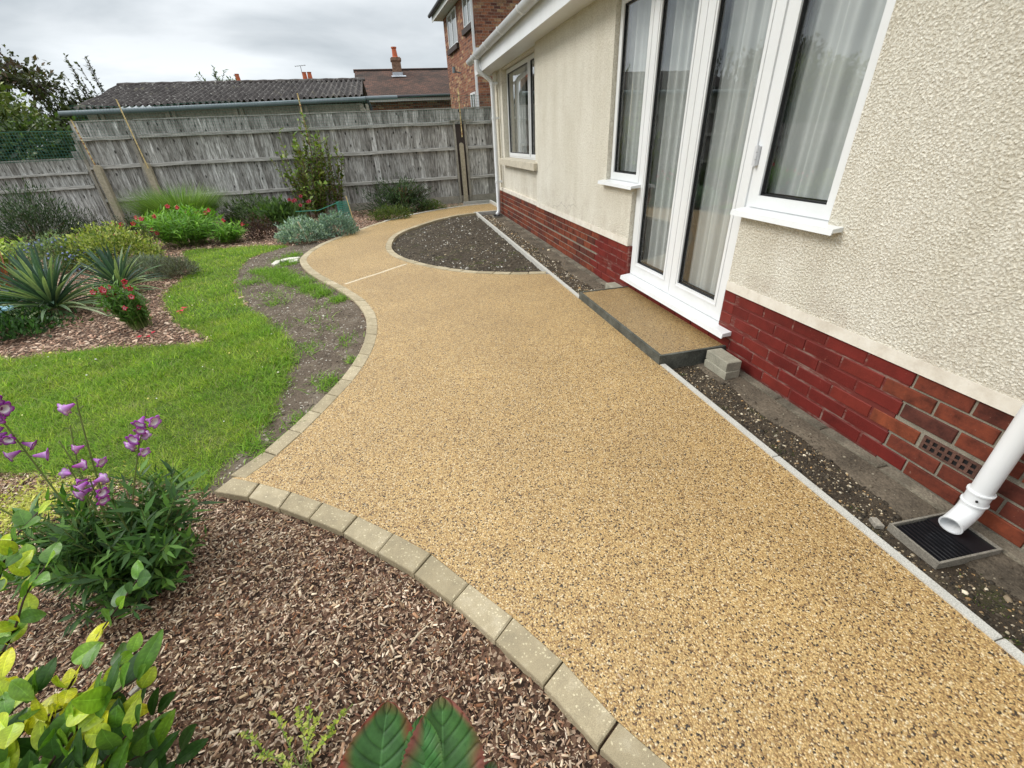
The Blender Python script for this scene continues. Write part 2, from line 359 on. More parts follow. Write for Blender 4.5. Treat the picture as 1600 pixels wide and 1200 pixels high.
def part(name, mb, mat, parent=None, smooth=False, org=None, label=None):
    """mesh built in world coordinates, its origin at org or at its parent's base"""
    me = bpy.data.meshes.new(name); o = Vector(org) if org is not None else worg(parent)
    me.from_pydata([(v[0] - o.x, v[1] - o.y, v[2] - o.z) for v in mb.v], [], mb.f); me.update()
    if smooth: smooth_angle(me)
    me.materials.append(M[mat]); ob = bpy.data.objects.new(name, me)
    lnk(ob, parent); ob.location = o - worg(parent)
    if label: ob['label'] = label
    return ob
def thing(name, label, cat, loc=(0, 0, 0), group=None):
    o = bpy.data.objects.new(name, None); o.empty_display_size = .1; o.location = loc; COL.objects.link(o)
    o['label'] = label; o['category'] = cat
    if group: o['group'] = group
    return o
def tag(o, label, cat, group=None):
    o['label'] = label; o['category'] = cat
    if group: o['group'] = group
    return o
def struct(o, k='structure'): o['kind'] = k; return o

def inst_mesh(name, tv, tf, T, P, C, mat, parent=None, kind='stuff', org=None, smooth=False):
    """many small copies of one template baked into one mesh; T (N,3,3), P (N,3), C (N,3) colours, tf equal-length faces"""
    tv = np.asarray(tv, float); tf = np.asarray(tf, int); N = len(P)
    o = np.array(org if org is not None else worg(parent))
    V = np.einsum('nij,kj->nki', T, tv) + P[:, None, :] - o; nv = len(tv)
    F = (tf[None] + (np.arange(N) * nv)[:, None, None]).reshape(-1)
    k = tf.shape[1]; nf = N * len(tf)
    me = bpy.data.meshes.new(name)
    me.vertices.add(N * nv); me.vertices.foreach_set('co', V.reshape(-1).astype(np.float32))
    me.loops.add(nf * k); me.loops.foreach_set('vertex_index', F.astype(np.int32))
    me.polygons.add(nf); me.polygons.foreach_set('loop_start', (np.arange(nf) * k).astype(np.int32))
    me.polygons.foreach_set('loop_total', np.full(nf, k, np.int32))
    me.update(calc_edges=True)
    a = me.color_attributes.new('Col', 'FLOAT_COLOR', 'POINT')
    if C.ndim == 2: C = np.repeat(C, nv, 0)
    CC = np.ones((N * nv, 4), np.float32); CC[:, :3] = C.reshape(-1, 3); a.data.foreach_set('color', CC.reshape(-1))
    if smooth: me.shade_smooth()
    me.materials.append(M[mat]); ob = bpy.data.objects.new(name, me); lnk(ob, parent); ob.location = Vector(o) - worg(parent)
    if kind: ob['kind'] = kind
    return ob
def frames(D, Nn, sx, sy, sz=None):
    D = D / np.linalg.norm(D, axis=1)[:, None]; X = np.cross(D, Nn); X /= np.linalg.norm(X, axis=1)[:, None] + 1e-9; Z = np.cross(X, D)
    sz = sx if sz is None else sz
    return np.stack([X * sx[:, None], D * sy[:, None], Z * sz[:, None]], axis=2)
def rdir(n): v = rng.normal(size=(n, 3)); return v / np.linalg.norm(v, axis=1)[:, None]
LEAF = ([(0, 0, 0), (-.5, .45, .12), (.5, .45, .12), (0, .5, 0), (0, 1, -.12)], [(0, 3, 1), (0, 2, 3), (3, 4, 1), (3, 2, 4)])
BLADE = ([(-.5, 0, 0), (.5, 0, 0), (-.38, .5, .12), (.38, .5, .12), (0, 1, .45)], [(0, 1, 2), (1, 3, 2), (2, 3, 4)])
def pal(cols, n, j=.18):
    cols = np.array(cols, float); c = cols[rng.integers(0, len(cols), n)]
    w = rng.random((n, 1)); c2 = cols[rng.integers(0, len(cols), n)]; c = c * w + c2 * (1 - w)
    return np.clip(c * (1 + rng.normal(0, j, (n, 1))), .004, 1)
def inpoly(P, poly):
    x, y = P[:, 0], P[:, 1]; r = np.zeros(len(P), bool); n = len(poly)
    for i in range(n):
        x0, y0 = poly[i]; x1, y1 = poly[(i + 1) % n]
        c = ((y0 > y) != (y1 > y)); xs = x0 + (y - y0) * (x1 - x0) / (y1 - y0 + 1e-12); r ^= c & (x < xs)
    return r
def crom(pts, n=6):
    P = [np.array(p, float) for p in pts]; P = [2 * P[0] - P[1]] + P + [2 * P[-1] - P[-2]]; o = []
    for i in range(1, len(P) - 2):
        for k in range(n):
            t = k / n; a, b, c, d = P[i - 1:i + 3]
            o.append(.5 * ((2 * b) + (c - a) * t + (2 * a - 5 * b + 4 * c - d) * t * t + (3 * b - a - 3 * c + d) * t ** 3))
    o.append(P[-2]); return np.array(o)
def resample(L, step=None, n=None):
    L = np.array(L, float); s = np.r_[0, np.cumsum(np.linalg.norm(np.diff(L, axis=0), axis=1))]
    n = n or max(1, round(s[-1] / step)); q = np.linspace(0, s[-1], n + 1)
    return np.stack([np.interp(q, s, L[:, k]) for k in range(L.shape[1])], 1)
def offset(L, d):
    L = np.array(L, float); t = np.gradient(L, axis=0); t /= np.linalg.norm(t, axis=1)[:, None]
    return L + np.stack([-t[:, 1], t[:, 0]], 1) * d
def hsh(x, y, s):
    return (np.sin(x * 3.1 * s + 1.7) * np.cos(y * 2.7 * s - .6) + .6 * np.sin(x * 7.3 * s - y * 5.1 * s) + .4 * np.cos(x * 13.7 * s + y * 11.3 * s + 2)) / 2

# ------------------------------------------------------------------ ground plan (metres; camera over the origin, +Y along the house)
arc1_out = [(.62, .0), (0.421, 0.25), (0.284, 0.452), (0.187, 0.63), (0.077, 0.794), (-0.041, 0.962), (-0.167, 1.115), (-0.303, 1.251), (-0.447, 1.394), (-0.599, 1.517), (-0.743, 1.624), (-0.903, 1.74), (-1.078, 1.83)]
arc1_in = [(.72, .06), (0.50, 0.285), (0.357, 0.494), (0.264, 0.68), (0.15, 0.855), (0.026, 1.02), (-0.097, 1.187), (-0.241, 1.332), (-0.393, 1.473), (-0.552, 1.601), (-0.709, 1.719), (-0.875, 1.829), (-1.022, 1.913)]
arc2_out = crom([(-1.035, 1.935), (-0.914, 2.095), (-0.815, 2.284), (-0.705, 2.533), (-0.577, 2.868), (-0.487, 3.272), (-0.463, 3.676), (-0.488, 4.042), (-0.556, 4.339), (-0.62, 4.56), (-0.739, 4.835), (-0.846, 5.073), (-0.98, 5.333), (-1.198, 5.764), (-1.386, 6.228), (-1.528, 6.727), (-1.545, 7.071), (-1.50, 7.481), (-1.338, 8.052), (-0.969, 8.832), (-0.435, 9.759), (0.138, 10.40), (0.743, 10.862), (1.387, 11.179), (2.12, 11.33)])
bed = crom([(1.54, 9.84), (1.155, 9.75), (0.71, 9.4), (0.289, 8.863), (-.02, 8.401), (-0.183, 7.893), (-0.249, 7.306), (-0.23, 6.865), (-0.141, 6.479), (-0.015, 6.17), (0.137, 5.905), (0.331, 5.635), (0.525, 5.405), (0.764, 5.202), (0.963, 5.083), (1.158, 4.982), (1.54, 4.85)])
bed_o = offset(bed, -.092)
lawn_poly = [(-6.5, 3.5), (-3.5, 2.62), (-2.256, 2.335), (-2.003, 2.245), (-1.546, 2.075), (-1.13, 1.89), (-1.13, 2.042), (-1.02, 2.271), (-0.97, 2.609), (-0.976, 3.168), (-1.191, 3.887), (-1.554, 4.521), (-2.065, 5.604), (-2.261, 6.425), (-2.349, 7.206), (-2.2, 7.7), (-1.95, 8.05), (-2.45, 8.3), (-3.05, 8.4), (-3.616, 8.42), (-3.25, 7.5), (-2.963, 6.893), (-2.861, 5.918), (-2.686, 5.356), (-2.294, 4.609), (-1.824, 4.036), (-1.794, 3.9), (-2.443, 4.038), (-2.86, 4.114), (-3.401, 4.104), (-4.5, 4.5), (-6.5, 5.2)]
lawn_poly = [tuple(p) for p in crom(lawn_poly, 3)]
soil_poly = [(-1.06, 1.86), (-1.13, 1.89), (-1.13, 2.042), (-1.02, 2.271), (-0.97, 2.609), (-0.976, 3.168), (-1.191, 3.887), (-1.554, 4.521), (-2.065, 5.604), (-2.261, 6.425), (-2.349, 7.206), (-2.2, 7.7), (-1.95, 8.05), (-1.55, 8.2), (-1.3, 8.1)]
soil_poly += [tuple(p) for p in arc2_out[:6 * 18][::-1]]
bark1_poly = [(-1.04, 1.85), (-1.13, 1.89), (-1.546, 2.075), (-2.003, 2.245), (-2.256, 2.335), (-3.5, 2.62), (-6.5, 3.5), (-6.5, -1.5), (.8, -1.5), (.8, -.2)] + arc1_out
KX = 1.553
left_in = [tuple(p) for p in arc1_in] + [tuple(p) for p in offset(arc2_out, -.092)[1:]]
path_poly = [(1.1, -1.2), (.95, -.35)] + left_in[:] + [(2.2, 11.36), (2.2, 9.97), (1.553, 9.97)] + [tuple(p) for p in bed_o] + [(KX, 4.74), (KX, -1.2)]

def sheet(name, poly, z, mat, thick=0):
    bm = bmesh.new(); vs = [bm.verts.new((x, y, z)) for x, y in poly]; f = bm.faces.new(vs)
    bmesh.ops.triangulate(bm, faces=[f], ngon_method='EAR_CLIP')
    bmesh.ops.recalc_face_normals(bm, faces=bm.faces)
    if sum(f.normal.z for f in bm.faces) < 0: bmesh.ops.reverse_faces(bm, faces=bm.faces)
    me = bpy.data.meshes.new(name); bm.to_mesh(me); bm.free(); me.materials.append(M[mat])
    o = bpy.data.objects.new(name, me); lnk(o); struct(o); return o
R = 400
mb = MB(); mb.add([(-R, -R, -.09), (R, -R, -.09), (R, R, -.09), (-R, R, -.09)], [(0, 1, 2, 3)])
struct(part('ground', mb, 'ground'))
path = sheet('path', path_poly, 0.0, 'resin')

bed_pl = [tuple(p) for p in offset(bed, -.05)] + [(1.58, 4.8), (1.58, 9.9)]
def zground(x, y):
    """height of the garden soil left of the path"""
    z = -.022 + .010 * hsh(x, y, 1.1)
    P = np.stack([x, y], 1)
    d = np.full(len(x), 9.)
    for a in arc1_out: d = np.minimum(d, np.hypot(x - a[0], y - a[1]))
    b = inpoly(P, bark1_poly); z = np.where(b, -.036 + .010 * hsh(x, y, 2.3) + np.clip(d - .2, 0, .5) * .03, z)
    return z
def terrain():
    st = .045; xs = np.arange(-9, .9, st); ys = np.arange(-1.2, 12.3, st)
    X, Y = np.meshgrid(xs, ys); x, y = X.ravel(), Y.ravel(); Z = zground(x, y)
    nx = len(xs); idx = np.arange(len(x)).reshape(X.shape)
    q = np.stack([idx[:-1, :-1], idx[:-1, 1:], idx[1:, 1:], idx[1:, :-1]], -1).reshape(-1, 4)
    cc = np.stack([x[q].mean(1), y[q].mean(1)], 1)
    jit = cc + np.stack([hsh(cc[:, 0], cc[:, 1], 6), hsh(cc[:, 1], cc[:, 0], 5)], 1) * .03
    cls = np.full(len(q), 3); cls[inpoly(jit, lawn_poly)] = 1; cls[inpoly(jit, bark1_poly)] = 2; cls[inpoly(jit, soil_poly)] = 0
    inside = inpoly(cc, path_poly); cls[inside & (cls == 3)] = 0; cls[inpoly(cc, bed_pl) | (cc[:, 0] > 1.5)] = 9
    V = np.stack([x, y, Z], 1)
    for k, nm, mt in ((0, 'soil', 'soil'), (1, 'lawn', 'turf'), (2, 'bark_bed_near', 'bark_base'), (3, 'bark_bed', 'bark_base')):
        f = q[cls == k]; u, inv = np.unique(f, return_inverse=True)
        me = bpy.data.meshes.new(nm); me.from_pydata(V[u].tolist(), [], inv.reshape(-1, 4).tolist()); me.update(); me.shade_smooth()
        me.materials.append(M[mt]); struct(lnk(bpy.data.objects.new(nm, me)))
terrain()
def bump_sheet(name, poly, z, amp, mat, st=.04):
    P = np.array(poly); x0, y0 = P.min(0); x1, y1 = P.max(0)
    xs = np.arange(x0 - st, x1 + st, st); ys = np.arange(y0 - st, y1 + st, st); X, Y = np.meshgrid(xs, ys); x, y = X.ravel(), Y.ravel()
    Z = z + amp * hsh(x, y, 2.2)
    idx = np.arange(len(x)).reshape(X.shape); q = np.stack([idx[:-1, :-1], idx[:-1, 1:], idx[1:, 1:], idx[1:, :-1]], -1).reshape(-1, 4)
    c = np.stack([x[q].mean(1), y[q].mean(1)], 1); q = q[inpoly(c, poly)]
    u, inv = np.unique(q, return_inverse=True); V = np.stack([x, y, Z], 1)[u]
    me = bpy.data.meshes.new(name); me.from_pydata(V.tolist(), [], inv.reshape(-1, 4).tolist()); me.update(); me.shade_smooth(); me.materials.append(M[mat])
    return struct(lnk(bpy.data.objects.new(name, me)))
bed_pl = [tuple(p) for p in offset(bed, -.05)] + [(1.58, 4.8), (1.58, 9.9)]
bump_sheet('planting_bed', bed_pl, -.042, .012, 'dark_soil')
strip_pl = [(1.575, -1.2), (2.06, -1.2), (2.06, 10.0), (1.575, 10.0)]
bump_sheet('gravel_strip', strip_pl, -.052, .008, 'dark_soil')

# pavers: pieces of the path
def pavers(out, inn, gap=.004, z=.004, th=.07):
    for i in range(len(out) - 1):
        a, b, c, d = [np.array(p, float) for p in (out[i], out[i + 1], inn[i + 1], inn[i])]
        t = (b - a) / np.linalg.norm(b - a); u = (c - d) / np.linalg.norm(c - d)
        g = gap * random.uniform(.5, 1.3)
        q = [a + t * g, b - t * g, c - u * g, d + u * g]
        ar = sum(q[k][0] * q[(k + 1) % 4][1] - q[(k + 1) % 4][0] * q[k][1] for k in range(4))
        if ar < 0: q = q[::-1]
        cen = sum(q) / 4; zz = z + random.uniform(-.002, .003)
        m = MB(); m.prism(q, zz - th, zz, .004)
        part('paver', m, 'paver', path, org=(cen[0], cen[1], 0))
pavers(arc1_out, arc1_in)
o2 = resample(arc2_out[:6 * 20 + 1], .2); n2 = len(o2) - 1
i2 = resample(offset(arc2_out, -.094)[:6 * 20 + 1], n=n2)
i2[0] = (-.955, 1.885)
pavers(o2, i2, z=.003)
ob = resample(bed, .205); pavers(ob, resample(bed_o, n=len(ob) - 1), z=.004, th=.09)
# far thin concrete edging + the strip across the path
def ribbon(pts, w, z0, z1): 
    a = np.array(pts, float); l = offset(a, w / 2); r = offset(a, -w / 2); m = MB(); n = len(a)
    vs = [(*p, z1) for p in l] + [(*p, z1) for p in r] + [(*p, z0) for p in l] + [(*p, z0) for p in r]
    fs = []
    for i in range(n - 1):
        fs += [(i, i + n, i + n + 1, i + 1), (i, i + 1, i + 1 + 2 * n, i + 2 * n), (i + n + 1, i + n, i + 3 * n, i + 3 * n + 1)]
    fs += [(0, 2 * n, 3 * n, n), (n - 1, 2 * n - 1, 4 * n - 1, 3 * n - 1)]
    return m.add(vs, fs)
part('expansion_strip', ribbon([(-.78, 5.25), (-.58, 5.44), (-.40, 5.59), (-.22, 5.78), (-.05, 5.93)], .040, -.03, .0012), 'joint_strip', path)
part('edging', ribbon(offset(arc2_out[6 * 20:], -.03), .05, -.06, .006), 'pale_concrete', path)
part('edging', ribbon([(1.5, 9.93), (2.05, 9.93)], .05, -.09, .012), 'kerb_concrete', path)
part('edging', ribbon([(2.17, 9.97), (2.16, 11.4)], .05, -.06, .06), 'kerb_concrete', path)
part('edging', ribbon([(1.50, 11.52), (2.2, 11.52)], .04, -.06, .05), 'kerb_concrete', path)
# kerb along the gravel strip
for y0, y1 in ((-1.1, .393), (.397, 1.30), (1.304, 2.33)):
    m = MB(); m.prism([(KX, y0), (KX + .034, y0), (KX + .034, y1), (KX, y1)], -.1, .007, .003); part('kerb_stone', m, 'kerb_concrete', path, org=(KX, (y0 + y1) / 2, 0))
for y0, y1 in ((3.82, 4.72), (4.724, 5.62), (5.624, 6.52), (6.524, 7.42), (7.424, 8.32), (8.324, 9.22), (9.224, 9.9)):
    m = MB(); m.prism([(KX - .012, y0), (KX + .024, y0), (KX + .024, y1), (KX - .012, y1)], -.1, .012, .003); part('kerb_stone', m, 'kerb_concrete', path, org=(KX, (y0 + y1) / 2, 0))

# the doorstep
st = thing('door_step', 'low step with resin gravel top and dark slab sides below the white french doors', 'step', (1.8, 3.1, -.05))
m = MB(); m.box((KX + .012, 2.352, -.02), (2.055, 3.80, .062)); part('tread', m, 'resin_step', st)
m = MB(); m.box((KX - .008, 2.335, -.08), (KX + .0115, 3.82, .067)); part('riser', m, 'slate', st)
m = MB(); m.box((KX + .012, 2.332, -.08), (2.055, 2.3515, .067)); part('riser', m, 'slate', st)
m = MB(); m.box((KX + .012, 3.801, -.08), (2.055, 3.82, .067)); part('riser', m, 'slate', st)
# loose concrete blocks by the step
def block(cx, cy, z0, h, rot, label, l=.215, w=.105):
    c, s = math.cos(rot), math.sin(rot); q = [(cx + x * c - y * s, cy + x * s + y * c) for x, y in ((-w / 2, -l / 2), (w / 2, -l / 2), (w / 2, l / 2), (-w / 2, l / 2))]
    m = MB(); m.prism(q, z0, z0 + h, .005)
    tag(part('concrete_block', m, 'block', None, org=(cx, cy, z0)), label, 'block', 'loose blocks beside the step')
block(1.93, 2.19, -.05, .062, .03, 'greyish concrete block lying under another at the near end of the step')
block(1.935, 2.195, .0125, .065, -.02, 'pale concrete block stacked on top of another beside the near end of the step')
block(1.98, 3.94, -.05, .10, .05, 'single pale concrete block on the gravel at the far end of the step')

# ------------------------------------------------------------------ the bungalow
H = thing('bungalow', 'cream roughcast bungalow with red brick plinth, white french doors and gutter', 'house', (2.05, 4.5, 0))
WX = 2.05; ZT = 2.47; ZB = .44
m = MB()
def wbox(y0, y1, z0, z1, x0=WX, x1=2.30): m.box((x0, y0, z0), (x1, y1, z1))
wbox(-2.0, 1.83, ZB + .06, ZT); wbox(1.83, 2.44, ZB + .06, .93); wbox(1.83, 4.46, 2.40, ZT)
wbox(3.885, 4.46, ZB + .06, .96); wbox(4.46, 6.93, ZB + .06, ZT)
X3 = 2.10
wbox(6.93, 7.15, ZB + .06, ZT, X3, 2.35); wbox(7.15, 9.26, ZB + .06, 1.05, X3, 2.35); wbox(7.15, 9.26, 2.45, ZT, X3, 2.35); wbox(9.26, 9.90, ZB + .06, ZT, X3, 2.35)
m.box((2.3505, 9.65, ZB), (10, 9.90, ZT)); m.box((2.3005, -2.0, -.1), (10, -1.8, ZT))
# raised strips near the far corner
m.box((X3 - .03, 9.60, ZB + .06), (X3 - .001, 9.90, ZT - .001))
part('wall', m, 'render', H)
m = MB(); 
for y0, y1 in ((-2.0, 2.44), (3.885, 6.93)): m.box((2.045, y0, ZB), (2.30, y1, ZB + .0595))
m.box((X3 - .03, 6.9305, ZB), (2.35, 9.9, ZB + .0595)); part('plinth_band', m, 'smooth_render', H)
# mortar behind the bricks
m = MB(); m.box((2.0615, 1.2, -.12), (2.25, 2.46, ZB - .002)); m.box((2.0615, 3.86, -.12), (2.25, 4.62, ZB - .002)); m.box((2.066, 2.461, -.12), (2.25, 3.859, .125)); part('mortar', m, 'mortar_painted', H)
m = MB(); m.box((2.066, -2, -.12), (2.25, 1.199, ZB - .002)); part('mortar', m, 'mortar', H)
m = MB(); m.box((2.066, 4.621, -.12), (2.25, 9.9, ZB - .002)); m.box((2.2505, 9.6, -.12), (10, 9.89, ZB - .002)); part('mortar', m, 'mortar', H)
BR = []
for k in range(6):
    m = MB(); L, hh, c = .2135, .0645, .003; dx = random.uniform(-.001, .001)
    o = [(-L / 2, 0), (L / 2, 0), (L / 2, hh), (-L / 2, hh)]
    vs = [(.02, y, z) for y, z in o] + [(c, y, z) for y, z in o] + [(0, y * .985 + random.uniform(-.001, .001), c + z * .91) for y, z in o]
    fs = [(8, 11, 10, 9)] + [(q + i, q + 4 + i, q + 4 + (i + 1) % 4, q + (i + 1) % 4) for q in (0, 4) for i in range(4)]
    me = bpy.data.meshes.new('brick'); m.add(vs, fs); me.from_pydata(m.v, [], m.f); me.materials.append(M['brick']); BR.append(me)
BRP = []
for me in BR:
    c = me.copy(); c.materials.clear(); c.materials.append(M['brick_painted']); BRP.append(c)
HL = []
for me in (BR[0], BRP[0]):
    c = me.copy()
    for v in c.vertices: v.co.y *= .48
    HL.append(c)
def brick(y, z, painted, half=False):
    me = HL[1 if painted else 0] if half else random.choice(BRP if painted else BR)
    b = bpy.data.objects.new('brick', me); lnk(b, H); b.location = (2.058 + random.uniform(-.0015, .0015) - 2.05, y - 4.5, z)
zc = [.369, .294, .218, .130, .053, -.023]
for k, z in enumerate(zc):
    y = .40 + (.1125 if k % 2 else 0); edge = 1.20 + (.09 * ((k * 37) % 5) / 4 - .02)
    while y < 9.8:
        if z > .09 and 2.33 < y < 4.0:
            if 2.33 < y < 2.46: pass
            y += .225; continue
        if not ((k == 3 and (abs(y - .955) < .12 or abs(y - 4.43) < .10))):
            brick(y, z, edge < y < 4.62 + .06 * (k % 3))
        y += .225
# half bricks closing up to the door frame
for k, z in enumerate(zc[:4]):
    brick(3.945 + (.0 if k % 2 else .03), z, True, True); brick(2.40, z, True, True)
# air bricks
for yc, mt in ((.955, 'brick'), (4.43, 'brick_painted')):
    m = MB(); y0, y1, z0, z1 = yc - .107, yc + .107, .130, .196
    m.box((2.058, y0, z0), (2.066, y1, z0 + .008)); m.box((2.058, y0, z1 - .008), (2.066, y1, z1))
    for q in range(8): yy = y0 + q * (.214 - .012) / 7; m.box((2.0585, yy, z0 + .008), (2.066, yy + .012, z1 - .008))
    m.box((2.0582, y0 + .004, (z0 + z1) / 2 - .004), (2.0657, y1 - .004, (z0 + z1) / 2 + .004))
    a = part('air_brick', m, 'old_air_brick' if mt == 'brick' else mt, H)
    m = MB(); m.box((2.0635, y0 + .002, z0 + .002), (2.0655, y1 - .002, z1 - .002)); part('grille_back', m, 'gasket', a)
# lower concrete footing and its stones
m = MB(); yy = np.linspace(-1.2, 9.85, 120); vs = []; 
for y in yy:
    w = .012 * math.sin(y * 5) + .01 * math.sin(y * 13 + 1); vs += [(1.83 + w, y, -.060), (1.86 + w, y, -.045 + .004 * math.sin(y * 9)), (2.0, y, -.040 + .003 * math.sin(y * 7)), (2.057, y, -.036)]
fs = [(i * 4 + k, i * 4 + k + 1, i * 4 + k + 5, i * 4 + k + 4) for i in range(len(yy) - 1) for k in range(3)]
struct(part('footing_slab', m.add(vs, [f[::-1] for f in fs]), 'footing', None, smooth=True))
y = -.9
while y < 9.6:
    L = random.uniform(.30, .36)
    if not (2.3 < y + L / 2 < 3.9):
        m = MB(); w = random.uniform(.012, .03); m.prism([(2.02 - w, y), (2.052, y + random.uniform(-.004, .004)), (2.052, y + L - .012), (2.02 - w + random.uniform(-.006, .006), y + L - .012)], -.09, -.026 + random.uniform(-.004, .003), .006)
        part('footing_stone', m, 'footing_stone', H, org=(2.02, y + L / 2, 0))
    y += L
# roof edge
m = MB(); m.box((1.80, -2, 2.471), (2.8, 10.15, 2.483)); part('soffit', m, 'upvc', H)
m = MB(); m.box((1.782, -2, 2.455), (1.799, 10.17, 2.70)); part('fascia', m, 'upvc', H)
m = MB(); m.box((1.80, 10.151, 2.455), (2.4, 10.168, 2.9)); part('bargeboard', m, 'upvc', H)
m = MB(); m.add([(1.74, -2, 2.735), (1.74, 10.2, 2.735), (6, 10.2, 4.9), (6, -2, 4.9), (10.2, 10.2, 2.735), (10.2, -2, 2.735)], [(0, 3, 2, 1), (3, 5, 4, 2)]); part('roof', m, 'roof_tile', H)
# gutter (half round) with joint brackets
def halfpipe(xc, zc_, r, y0, y1, th=.003, n=12):
    m = MB(); vs = []
    for y in (y0, y1):
        for rr in (r, r - th):
            for k in range(n + 1):
                a = math.pi + math.pi * k / n; vs.append((xc + rr * math.cos(a), y, zc_ + rr * math.sin(a)))
    q = n + 1; fs = []
    for k in range(n):
        fs += [(k, k + 1, 2 * q + k + 1, 2 * q + k), (q + k + 1, q + k, 3 * q + k, 3 * q + k + 1), (k + 1, k, q + k, q + k + 1), (2 * q + k, 2 * q + k + 1, 3 * q + k + 1, 3 * q + k)]
    fs += [(0, 2 * q, 3 * q, q), (n, q + n, 3 * q + n, 2 * q + n)]
    return m.add(vs, [f[::-1] for f in fs])
GX, GZ, GR = 1.712, 2.705, .074
g = part('gutter', halfpipe(GX, GZ, GR, -2, 10.24), 'gutter_grey', H, smooth=True)
for y in (1.2, 3.2, 5.1, 6.25, 7.35, 8.4, 9.35, 9.62):
    m = halfpipe(GX, GZ + .004, GR + .011, y - .022, y + .022, .010); part('bracket', m, 'upvc', g, smooth=True)
m = MB(); vs = [(GX + (GR + .003) * math.cos(math.pi + math.pi * k / 12), yv, GZ + (GR + .003) * math.sin(math.pi + math.pi * k / 12)) for yv in (10.24, 10.25) for k in range(13)]
m.add(vs, [tuple(range(13)), tuple(range(25, 12, -1))] + [(k + 1, k, 13 + k, 14 + k) for k in range(12)]); part('end_cap', m, 'upvc', g)
# far downpipe
dp = part('downpipe', MB().tube([(GX, 9.5, GZ - GR - .005), (GX, 9.5, 2.53), (1.745, 9.5, 2.46), (1.93, 9.5, 2.335), (1.972, 9.5, 2.28), (1.975, 9.5, 2.2), (1.975, 9.5, .07), (1.955, 9.49, .02), (1.915, 9.48, -.01)], .040, 14), 'upvc', H, smooth=True)
for z in (2.27, 1.72, .62):
    part('pipe_clip', MB().tube([(1.975, 9.5, z - .02), (1.975, 9.5, z + .02)], .048, 14).box((2.0, 9.455, z - .018), (2.069, 9.545, z + .018)), 'upvc', dp, smooth=True)
# near downpipe with its shoe
dp = part('downpipe', MB().tube([(1.975, .775, 2.52), (1.975, .775, .14)], .034, 24), 'upvc', H, smooth=True)
sh = MB(); pth = [(1.975, .775, .155), (1.975, .775, .085), (1.968, .773, .062), (1.945, .769, .040), (1.912, .763, .026), (1.880, .757, .018)]
sh.tube(pth, [.037, .037, .037, .037, .037, .037], 24, False); sh2 = MB().tube(pth, [.0335] * 6, 24, False); sh2.f = [f[::-1] for f in sh2.f]; sh.add(sh2.v, sh2.f)
s_ = part('pipe_shoe', sh, 'upvc', dp, smooth=True)
part('collar', MB().tube([(1.975, .775, .150), (1.975, .775, .156)], .0415, 24), 'upvc', dp, smooth=True)
part('collar', MB().tube([(1.975, .775, .098), (1.975, .775, .104)], .0415, 24), 'upvc', dp, smooth=True)
part('screw', MB().tube([(1.942, .7575, .128), (1.9365, .754, .128)], .004, 8), 'gasket', dp)
rim = MB().tube([(1.884, .7577, .0192), (1.8785, .7567, .0178)], .0385, 24, False); r2 = MB().tube([(1.884, .7577, .0192), (1.8785, .7567, .0178)], .033, 24, False); r2.f = [f[::-1] for f in r2.f]
k = len(rim.v); rim.add(r2.v, r2.f); rim.f += [(24 + i, 24 + (i + 1) % 24, k + 24 + (i + 1) % 24, k + 24 + i) for i in range(24)]; part('shoe_rim', rim, 'upvc', dp)

# windows and doors: frame members lie in the opening, face at x = FX
FX = 2.088
def rect_frame(m, y0, y1, z0, z1, w, x0, x1, wb=None):
    wb = wb or w
    m.box((x0, y0, z0), (x1, y0 + w, z1)); m.box((x0, y1 - w, z0), (x1, y1, z1))
    m.box((x0, y0 + w, z0), (x1, y1 - w, z0 + wb)); m.box((x0, y0 + w, z1 - w), (x1, y1 - w, z1))
def sash(parent, y0, y1, z0, z1, w, x, wb=None, name='sash'):
    """raised sash with dark gasket and a pane"""
    m = MB(); rect_frame(m, y0, y1, z0, z1, w, x, x + .05, wb); s = part(name, m, 'upvc', parent)
    b = w; bb = wb or w
    m = MB(); rect_frame(m, y0 + b - .0005, y1 - b + .0005, z0 + bb - .0005, z1 - b + .0005, .009, x + .012, x + .045)
    part('gasket', m, 'gasket', s)
    m = MB(); m.box((x + .022, y0 + b + .0085, z0 + bb + .0085), (x + .0255, y1 - b - .0085, z1 - b - .0085)); part('pane', m, 'glass', s)
    # inner glazing bead set back
    m = MB(); rect_frame(m, y0 + b + .002, y1 - b - .002, z0 + bb + .002, z1 - b - .002, .012, x + .0455, x + .055); part('spacer', m, 'gasket', s)
    return s
def window(y0, y1, z0, z1, w, sashes, x=FX, aged=False, wb=None, glass_w=.055):
    m = MB(); rect_frame(m, y0, y1, z0, z1, w, x + .008, x + .07, wb); f = part('window', m, 'upvc', H)
    for a, b in sashes: sash(f, a, b, z0 + (wb or w) * .55, z1 - w * .5, glass_w, x, glass_w + .012)
    return f
# right casement
wr = window(1.832, 2.438, .937, 2.398, .04, [(1.85, 2.436)], wb=.05)
# left casement
wl = window(3.84, 4.458, .965, 2.398, .03, [(3.865, 4.435)], wb=.05, glass_w=.05)
